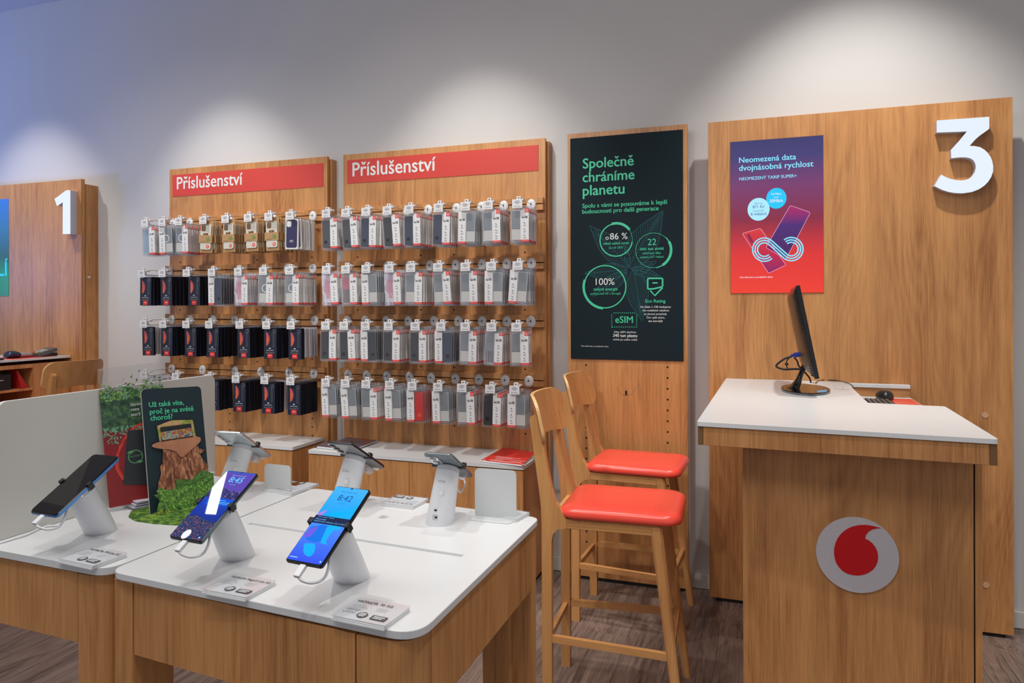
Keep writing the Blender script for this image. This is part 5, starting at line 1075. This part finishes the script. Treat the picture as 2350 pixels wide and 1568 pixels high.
# ------------------------------------------------------------------ counters
CT = 1.09
def counter(label, ox, edge_h, body, emblem=True):
    """plan: front slab and rear arm; ox shifts the whole along x"""
    t = thing('service_counter', label, 'counter', (ox + 0.2, 2.9, 0)); q = lambda x, y: (x - 0.2, y - 2.9)
    P_ = [q(-0.19, 2.241), q(0.590, 2.200), q(0.603, 2.850), q(0.362, 2.866), q(0.364, 3.604), q(-0.166, 3.604)]
    MB().prism(rcorner(P_, [0.012, 0.012, 0.006, 0.004, 0, 0], 4), CT - 0.013, CT, WHITE).build('white_top', t, 0.003, 2)
    a0, a1 = q(-0.187, 2.246), q(0.588, 2.204)
    def slab(xa, xb, name, m):
        y = lambda x: a0[1] + (a1[1] - a0[1]) * (x - a0[0]) / (a1[0] - a0[0])
        b = MB(); b.add([(xa, y(xa), CT - 0.071), (xb, y(xb), CT - 0.071), (xb, y(xb) + 0.05, CT - 0.071), (xa, y(xa) + 0.05, CT - 0.071), (xa, y(xa), CT - 0.0145), (xb, y(xb), CT - 0.0145), (xb, y(xb) + 0.05, CT - 0.0145), (xa, y(xa) + 0.05, CT - 0.0145)], [(0, 3, 2, 1), (4, 5, 6, 7), (0, 1, 5, 4), (1, 2, 6, 5), (2, 3, 7, 6), (3, 0, 4, 7)], m); return b.build(name, t, 0.001, 1)
    slab(a0[0] + 0.016, a1[0] - 0.018, 'front_rail', WOOD); slab(a0[0], a0[0] + 0.0155, 'end_block', ENDG); slab(a1[0] - 0.0175, a1[0], 'end_block', ENDG)
    x, y = q(-0.165, 2.30); X_, Y_ = q(-0.135, 3.60); MB().box(x, y, CT - 0.071, X_, Y_, CT - 0.0145, WOOD).build('side_rail', t)
    x, y = q(0.56, 2.262); X_, Y_ = q(0.585, 2.845); MB().box(x, y, CT - 0.071, X_, Y_, CT - 0.0145, WOOD).build('side_rail', t)
    x, y = q(-0.13, 2.30); X_, Y_ = q(0.55, 2.84); MB().box(x, y, CT - 0.05, X_, Y_, CT - 0.014, WOOD).build('core_board', t)
    # pedestal
    x, y = q(-0.059, 2.35); X_, Y_ = q(0.568, 2.80)
    MB().box(x, y, 0.0, X_, Y_, CT - 0.052, WOOD).build('pedestal', t, 0.001, 1)
    MB().box(X_, y + 0.006, 0.0, X_ + 0.004, Y_, CT - 0.052, DARK).build('joint_gap', t); MB().box(X_ + 0.004, y, 0.0, X_ + 0.021, Y_, CT - 0.072, WOOD).build('side_cheek', t)
    x, y = q(-0.12, 2.86); X_, Y_ = q(0.362, 3.60)
    return t, q
c3_, q3 = counter('white-topped oak service counter with round emblem, below the lit numeral three', 0.0, 0, 0)
# rear arm carcass
x, y = q3(0.10, 2.802); X_, Y_ = q3(0.345, 3.60); MB().box(x, y, 0.05, X_, Y_, CT - 0.0145, WOOD).build('rear_carcass', c3_)
# recessed lower desk, rear strip
x, y = q3(0.347, 2.86); X_, Y_ = q3(0.622, 3.602); MB().box(x, y, 1.008, X_, Y_, 1.030, WHITE).build('lower_desk', c3_)
x, y = q3(0.366, 3.572); X_, Y_ = q3(0.622, 3.603); MB().box(x, y, CT - 0.020, X_, Y_, CT - 0.003, WHITE).build('rear_strip', c3_, 0.002, 2)
MB().box(x, y + 0.006, 1.031, X_, Y_, CT - 0.021, WOODX).build('rear_board', c3_)
# emblem
em = thing('round_emblem', 'round white emblem with red comma mark on the counter front', 'emblem', (0.265, 2.35, 0.699))
MB(FRONT).disc(0.1125, 0.0005, 0.006, noisecol('speckled_white', 300, [(0.3, (0.56, 0.52, 0.55)), (0.7, (0.64, 0.61, 0.64))], 0.5), 64).build('white_disc', em)
cm_ = [(1325, 415), (1262, 398), (1225, 392), (1190, 391), (1155, 394), (1120, 402), (1085, 416), (1055, 436), (1028, 462), (1006, 494), (992, 528), (984, 565), (984, 600), (989, 635), (1001, 668), (1022, 700), (1050, 726), (1084, 744), (1120, 753), (1160, 755), (1198, 749), (1232, 735), (1262, 714), (1284, 686), (1297, 655), (1301, 620), (1296, 585), (1281, 551), (1260, 524), (1236, 504), (1207, 490), (1212, 468), (1224, 448), (1242, 433), (1264, 423), (1290, 417)]
pts_ = [Y(1600 + a / 3.133, 1080 + b / 3.133, 2.344) for a, b in cm_]
MB(FRONT).prism([(p.x - 0.265, p.z - 0.699) for p in pts_], 0.006, 0.0072, mat('emblem_red', (0.62, 0.0, 0.004), 0.4)).build('red_comma', em)
# second counter, far left
x1e = -4.49; c1_, q1 = counter('white-topped oak counter with open shelves below the lit numeral one', x1e - 0.364, 0, 0)
c1_.location.z = 0.02
for ch in c1_.children: pass
sh_ = MB(); fx = x1e - (x1e - 0.364 + 0.2)
def cb1(name, x0, y0, z0, x1, y1, z1, m=WOOD): MB().box(x0, y0 - 2.9, z0, x1, y1 - 2.9, z1, m).build(name, c1_)
cb1('top_rail', fx - 0.02, 2.80, 1.030, fx - 0.002, 3.60, 1.055); cb1('front_stile', fx - 0.02, 3.335, 0.0, fx - 0.002, 3.60, 1.030)
cb1('shelf', fx - 0.45, 2.80, 0.885, fx - 0.002, 3.335, 0.900); cb1('shelf', fx - 0.45, 2.80, 0.62, fx - 0.002, 3.335, 0.636); cb1('back_board', fx - 0.47, 2.80, 0.0, fx - 0.45, 3.60, 1.055); cb1('partition', fx - 0.45, 3.335, 0.0, fx - 0.02, 3.352, 1.030)
cb1('partition', fx - 0.45, 2.86, 0.0, fx - 0.02, 2.875, 1.030)
bg = thing('black_bag', 'black bag lying on the shelf of the far counter', 'bag', (x1e - 0.14, 3.10, 0.920))
MB().prism(rpoly(-0.12, -0.12, 0.12, 0.12, 0.03), 0.0, 0.10, mat('black_fabric', (0.012, 0.012, 0.014), 0.7)).build('bag_body', bg, 0.012, 3)
MB().tube([(0.10, -0.06, 0.10), (0.115, -0.03, 0.106), (0.115, 0.03, 0.106), (0.10, 0.06, 0.10)], 0.006, BLACK).build('handle', bg); MB().box(0.1202, 0.03, 0.062, 0.1212, 0.055, 0.066, WPLAST).build('zip_pull', bg)
rc_ = MB(); rc_.add([(-0.09, 0, 0), (0.0, 0, 0), (0.0, 0.05, 0.002), (-0.09, 0.05, 0.002), (-0.09, -0.02, 0.12), (-0.02, -0.02, 0.12), (-0.02, -0.014, 0.122), (-0.09, -0.014, 0.122)], [(0, 1, 2, 3), (0, 4, 5, 1), (3, 2, 6, 7), (4, 7, 6, 5), (1, 5, 6, 2), (0, 3, 7, 4)], mat('red_board', (0.45, 0.01, 0.01), 0.5))
tag(rc_.build('red_folder', loc=(x1e - 0.008, 3.262, 0.920)), 'red folder leaning beside the black bag on the shelf', 'folder')
# items on far counter
ZD = CT + 0.02
pd = Z(60, 815, ZD); pad = thing('desk_pad', 'red desk mat on the far counter top', 'mat', (x1e - 0.13, 3.36, ZD)); MB().prism(rpoly(-0.12, -0.14, 0.10, 0.14, 0.01), 0, 0.003, REDV).build('mat_sheet', pad)
scn_ = thing('barcode_scanner', 'black and silver handheld scanner on the red mat', 'scanner', (x1e - 0.12, 3.30, ZD + 0.003))
MB().loft([[(a * r * 0.042, -0.05 + y + b * 0.0, z0 + (b + 1) * r * 0.024) for a, b in ((cos(2 * pi * k / 14), sin(2 * pi * k / 14)) for k in range(14))] for y, r, z0 in ((-0.01, 0.55, 0.004), (0.005, 0.95, 0.0), (0.04, 1.0, 0.0), (0.07, 0.8, 0.0))], mat('scanner_blue_black', (0.02, 0.025, 0.06), 0.2)).build('head', scn_)
MB().loft([[(a * r * 0.030, y, z0 + (b + 1) * r * 0.02) for a, b in ((cos(2 * pi * k / 12), sin(2 * pi * k / 12)) for k in range(12))] for y, r, z0 in ((0.02, 0.9, 0.0), (0.06, 0.9, 0.0), (0.12, 0.6, 0.0))], mat('scanner_silver', (0.45, 0.43, 0.45), 0.35, 0.4)).build('grip', scn_)
trm = thing('card_terminal', 'dark card terminal with coloured keys behind the scanner', 'terminal', (x1e - 0.09, 3.49, ZD + 0.003))
MB(Matrix.Rotation(radians(14), 4, 'X')).prism(rpoly(-0.05, -0.075, 0.05, 0.06, 0.012), 0.0195, 0.042, mat('terminal_grey', (0.10, 0.10, 0.10), 0.4)).build('terminal_body', trm, 0.004, 2); MB().box(-0.045, -0.06, 0, 0.045, 0.05, 0.022, BLACK).build('terminal_base', trm)
for k in range(4):
    for j in range(3): MB(Matrix.Rotation(radians(14), 4, 'X')).box(-0.032 + j * 0.022, -0.062 + k * 0.020, 0.042, -0.018 + j * 0.022, -0.050 + k * 0.020, 0.045, (REDP, mat('yellow_key', (0.8, 0.6, 0.02), 0.4), mat('green_key', (0.05, 0.4, 0.1), 0.4))[j] if k == 0 else GREYP).build('key', trm)
fk = thing('document_tray', 'dark flat tray near the edge of the far counter', 'tray', (x1e - 0.10, 3.12, ZD)); MB().prism(rpoly(-0.10, -0.06, 0.06, 0.06, 0.01), 0, 0.012, BLACK).build('tray_body', fk, 0.002, 2)
# ------------------------------------------------------------------ monitor on the counter
mo = thing('computer_monitor', 'thin black computer monitor seen edge-on on the white counter', 'monitor', (0.166, 3.20, CT))
bs = [Z(u, v, CT) for u, v in ((1785, 903), (1912, 899))]
bc = Z(1848, 897, CT); bv_ = []
MB().loft([[(bc.x - 0.166 + r * 0.095 * cos(2 * pi * k / 48) , bc.y - 3.20 + r * 0.175 * sin(2 * pi * k / 48), z) for k in range(48)] for r, z in ((0.97, 0.0), (1.0, 0.004), (1.0, 0.0075))], mat('base_edge', (0.15, 0.15, 0.16), 0.2)).build('base_rim', mo)
MB().loft([[(bc.x - 0.166 + r * 0.095 * cos(2 * pi * k / 48) , bc.y - 3.20 + r * 0.175 * sin(2 * pi * k / 48), z) for k in range(48)] for r, z in ((0.995, 0.0076), (0.985, 0.0105))], GLOSSB).build('base_plate', mo)
k1, k2 = bc.x - 0.166 - 0.045, bc.y - 3.20
MB().loft([[(x + a * 0.011 * s, k2 + b * w, z) for a, b in ((cos(2 * pi * q / 16), sin(2 * pi * q / 16)) for q in range(16))] for x, z, w, s in ((k1 - 0.005, 0.010, 0.055, 2.6), (k1 + 0.008, 0.022, 0.042, 1.8), (k1 + 0.022, 0.05, 0.030, 1.2), (k1 + 0.034, 0.085, 0.026, 1.0), (k1 + 0.050, 0.125, 0.030, 1.3))], GLOSSB).build('neck', mo)
tilt_ = math.atan2(0.068, 0.356); Md = Matrix.Translation((0.205 - 0.166, 2.935 - 3.20, 1.166 - CT)) @ Matrix.Rotation(-tilt_, 4, 'Y')
# local: x normal (screen at +x), y width, z height
MB(Md).box(-0.016, 0, 0, 0.0, 0.50, 0.363, GLOSSB).build('screen_frame', mo, 0.0015, 2)
bk = MB(Md); bk.loft([[(x, y, z) for y, z in rpoly(a, b_, 0.50 - a, 0.363 - b_, 0.01, 4)][::-1] for x, a, b_ in ((-0.0165, 0.004, 0.004), (-0.026, 0.02, 0.02), (-0.038, 0.10, 0.03), (-0.044, 0.14, 0.05))], noisecol('ribbed_back', 1, [(0.3, (0.03, 0.024, 0.020)), (0.7, (0.05, 0.04, 0.032))], 0.28)); bko = bk.build('rear_cover', mo)
rb = MB(Md)
for k in range(38): rb.box(-0.0175 - 0.008 * 1, 0.006, 0.012 + k * 0.009, -0.0166, 0.05 + 0.0, 0.015 + k * 0.009, BLACK)
o = rb.build('rear_ribs', mo); o['kind'] = 'stuff'
MB(Md).box(-0.0004, 0.012, 0.014, 0.0006, 0.488, 0.351, mat('monitor_glass', (0.01, 0.01, 0.012), 0.1)).build('display', mo)
vg = MB(Md); vg.box(-0.068, 0.20, 0.078, -0.038, 0.235, 0.096, mat('blue_plug', (0.01, 0.03, 0.35), 0.4)); vg.box(-0.080, 0.209, 0.082, -0.068, 0.226, 0.092, MATS['blue_plug']); vg.build('blue_plug', mo, 0.003, 2)
def L_(p): return Vector(p) - Vector((0.166, 3.20, CT))
yb_ = 3.15
def cabl(pts, r, m=BLACK, y=yb_):
    P_ = [Y(u, v, y) for u, v in pts]; dense = []
    for i in range(len(P_) - 1):
        p0, p1, p2, p3_ = P_[max(0, i - 1)], P_[i], P_[i + 1], P_[min(len(P_) - 1, i + 2)]
        for k in range(5):
            s = k / 5; dense.append(tuple(0.5 * ((2 * p1) + (p2 - p0) * s + (2 * p0 - 5 * p1 + 4 * p2 - p3_) * s * s + (3 * p1 - p0 - 3 * p2 + p3_) * s ** 3)))
    dense.append(tuple(P_[-1])); return MB(Matrix.Translation((-0.166, -3.20, -CT))).tube(dense, r, m, 8)
cabl([(1818, 818), (1800, 824), (1784, 836), (1783, 843), (1800, 848), (1822, 847), (1838, 848)], 0.0042).build('video_cable', mo)
cabl([(1812, 822), (1806, 828), (1805, 838), (1808, 850)], 0.0022).build('loose_cord', mo)
cabl([(1822, 820), (1830, 830), (1832, 838), (1838, 846), (1848, 856), (1858, 868), (1861, 879)], 0.0034).build('power_cord', mo)
MB().loft([[(0.004 * 0 + r * 0.007 * cos(2 * pi * k / 12), r * 0.007 * sin(2 * pi * k / 12), z) for k in range(12)] for r, z in ((0.3, -0.006), (1, -0.003), (1, 0.003), (0.3, 0.006))], BLACK).build('cord_bead', mo, loc=L_(Y(1805, 836, yb_)))
st_ = MB(); a_ = Z(1862, 893, CT + 0.011) - mo.location; st_.add([tuple(Z(u, v, CT + 0.0107) - mo.location) for u, v in ((1874, 897), (1898, 894), (1897, 900), (1876, 901))], [(0, 1, 2, 3)], mat('blue_sticker', (0.12, 0.35, 0.62), 0.4)); st_.build('blue_label', mo)
ks = MB(); q_ = Z(1900, 879, CT + 0.001); cb_ = [Z(u, v, CT + 0.006) - q_ for u, v in ((1872, 879), (1878, 874), (1892, 872), (1915, 873), (1935, 876), (1950, 881), (1958, 887))]
ks.tube([tuple(p) for p in cb_], 0.0020, BLACK, 6); tag(ks.build('keyboard_cable', loc=q_), 'thin black cable running from the monitor over the counter edge', 'cable')
gr_ = thing('cable_grommet', 'white cable grommet set in the counter top beneath the monitor', 'grommet', Z(1868, 880, CT)); MB().disc(0.035, 0.0, 0.0015, WPLAST, 24, ry=0.024).build('cover', gr_); MB().disc(0.012, 0.0015, 0.0018, DARK, 16).build('opening', gr_)
sk = thing('asset_labels', 'two small printed stickers on the counter top beside the monitor', 'sticker', Z(1935, 890, CT))
for (a_, b_, c_, d_) in (((1913, 885), (1931, 886), (1937, 895), (1918, 893)), ((1932, 886), (1944, 887), (1951, 895), (1939, 895))):
    b = MB(); P_ = [Z(u, v, CT + 0.0004) - sk.location for u, v in (a_, b_, c_, d_)]; b.add([tuple(p) for p in P_], [(3, 2, 1, 0)], GREYP); 
    cc = sum((p for p in P_), Vector()) / 4; b.add([tuple(cc + (p - cc) * 0.85 + Vector((0, 0, 0.0003))) for p in P_], [(3, 2, 1, 0)], WHITE); b.build('printed_label', sk)
# lower desk: mat, mouse, keyboard
ZL = 1.030
md_ = thing('mouse_mat', 'red mouse mat on the low desk behind the counter', 'mat', (0.53, 3.30, ZL)); MB().prism(rpoly(-0.015, -0.12, 0.085, 0.21, 0.012), 0.0, 0.003, REDV).build('mat_sheet', md_)
g_ = MB(); ring(g_, 0.03, 0.02, 0.045, 0.002, 0.3, 2 * pi, WINK, 0.0034); g_.build('ring_print', md_)
ms = thing('computer_mouse', 'black computer mouse on the red mat', 'mouse', (0.505, 3.478, ZL + 0.003))
MB().loft([[(0.036 * r * cos(2 * pi * k / 24), 0.060 * r * sin(2 * pi * k / 24) + dy, z) for k in range(24)] for r, z, dy in ((0.93, 0.0, 0), (1.0, 0.008, 0), (0.96, 0.02, 0), (0.82, 0.031, -0.003), (0.55, 0.038, -0.006), (0.2, 0.040, -0.007))], mat('mouse_black', (0.018, 0.018, 0.020), 0.22)).build('mouse_body', ms)
MB().tube([(0, 0.018, 0.034), (0, 0.040, 0.029)], 0.005, BLACK).build('scroll_wheel', ms)
kb = thing('keyboard', 'black keyboard half hidden behind the counter edge', 'keyboard', (0.437, 3.16, ZL))
MB().prism(rpoly(-0.07, -0.22, 0.072, 0.215, 0.008), 0.0, 0.014, BLACK).build('keyboard_body', kb, 0.003, 2)
kk_ = MB().box(0, 0, 0.014, 0.014, 0.014, 0.019, mat('key_black', (0.03, 0.03, 0.032), 0.35)).build('key', kb, 0.0015, 1)
kk_.location = (-0.062, -0.21, 0)
for i in range(7):
    for j in range(22):
        if i or j: o = kk_.copy(); COL.objects.link(o); o.parent = kb; o.location = (-0.062 + i * 0.0185, -0.21 + j * 0.0185, 0)
bpy.context.view_layer.update()
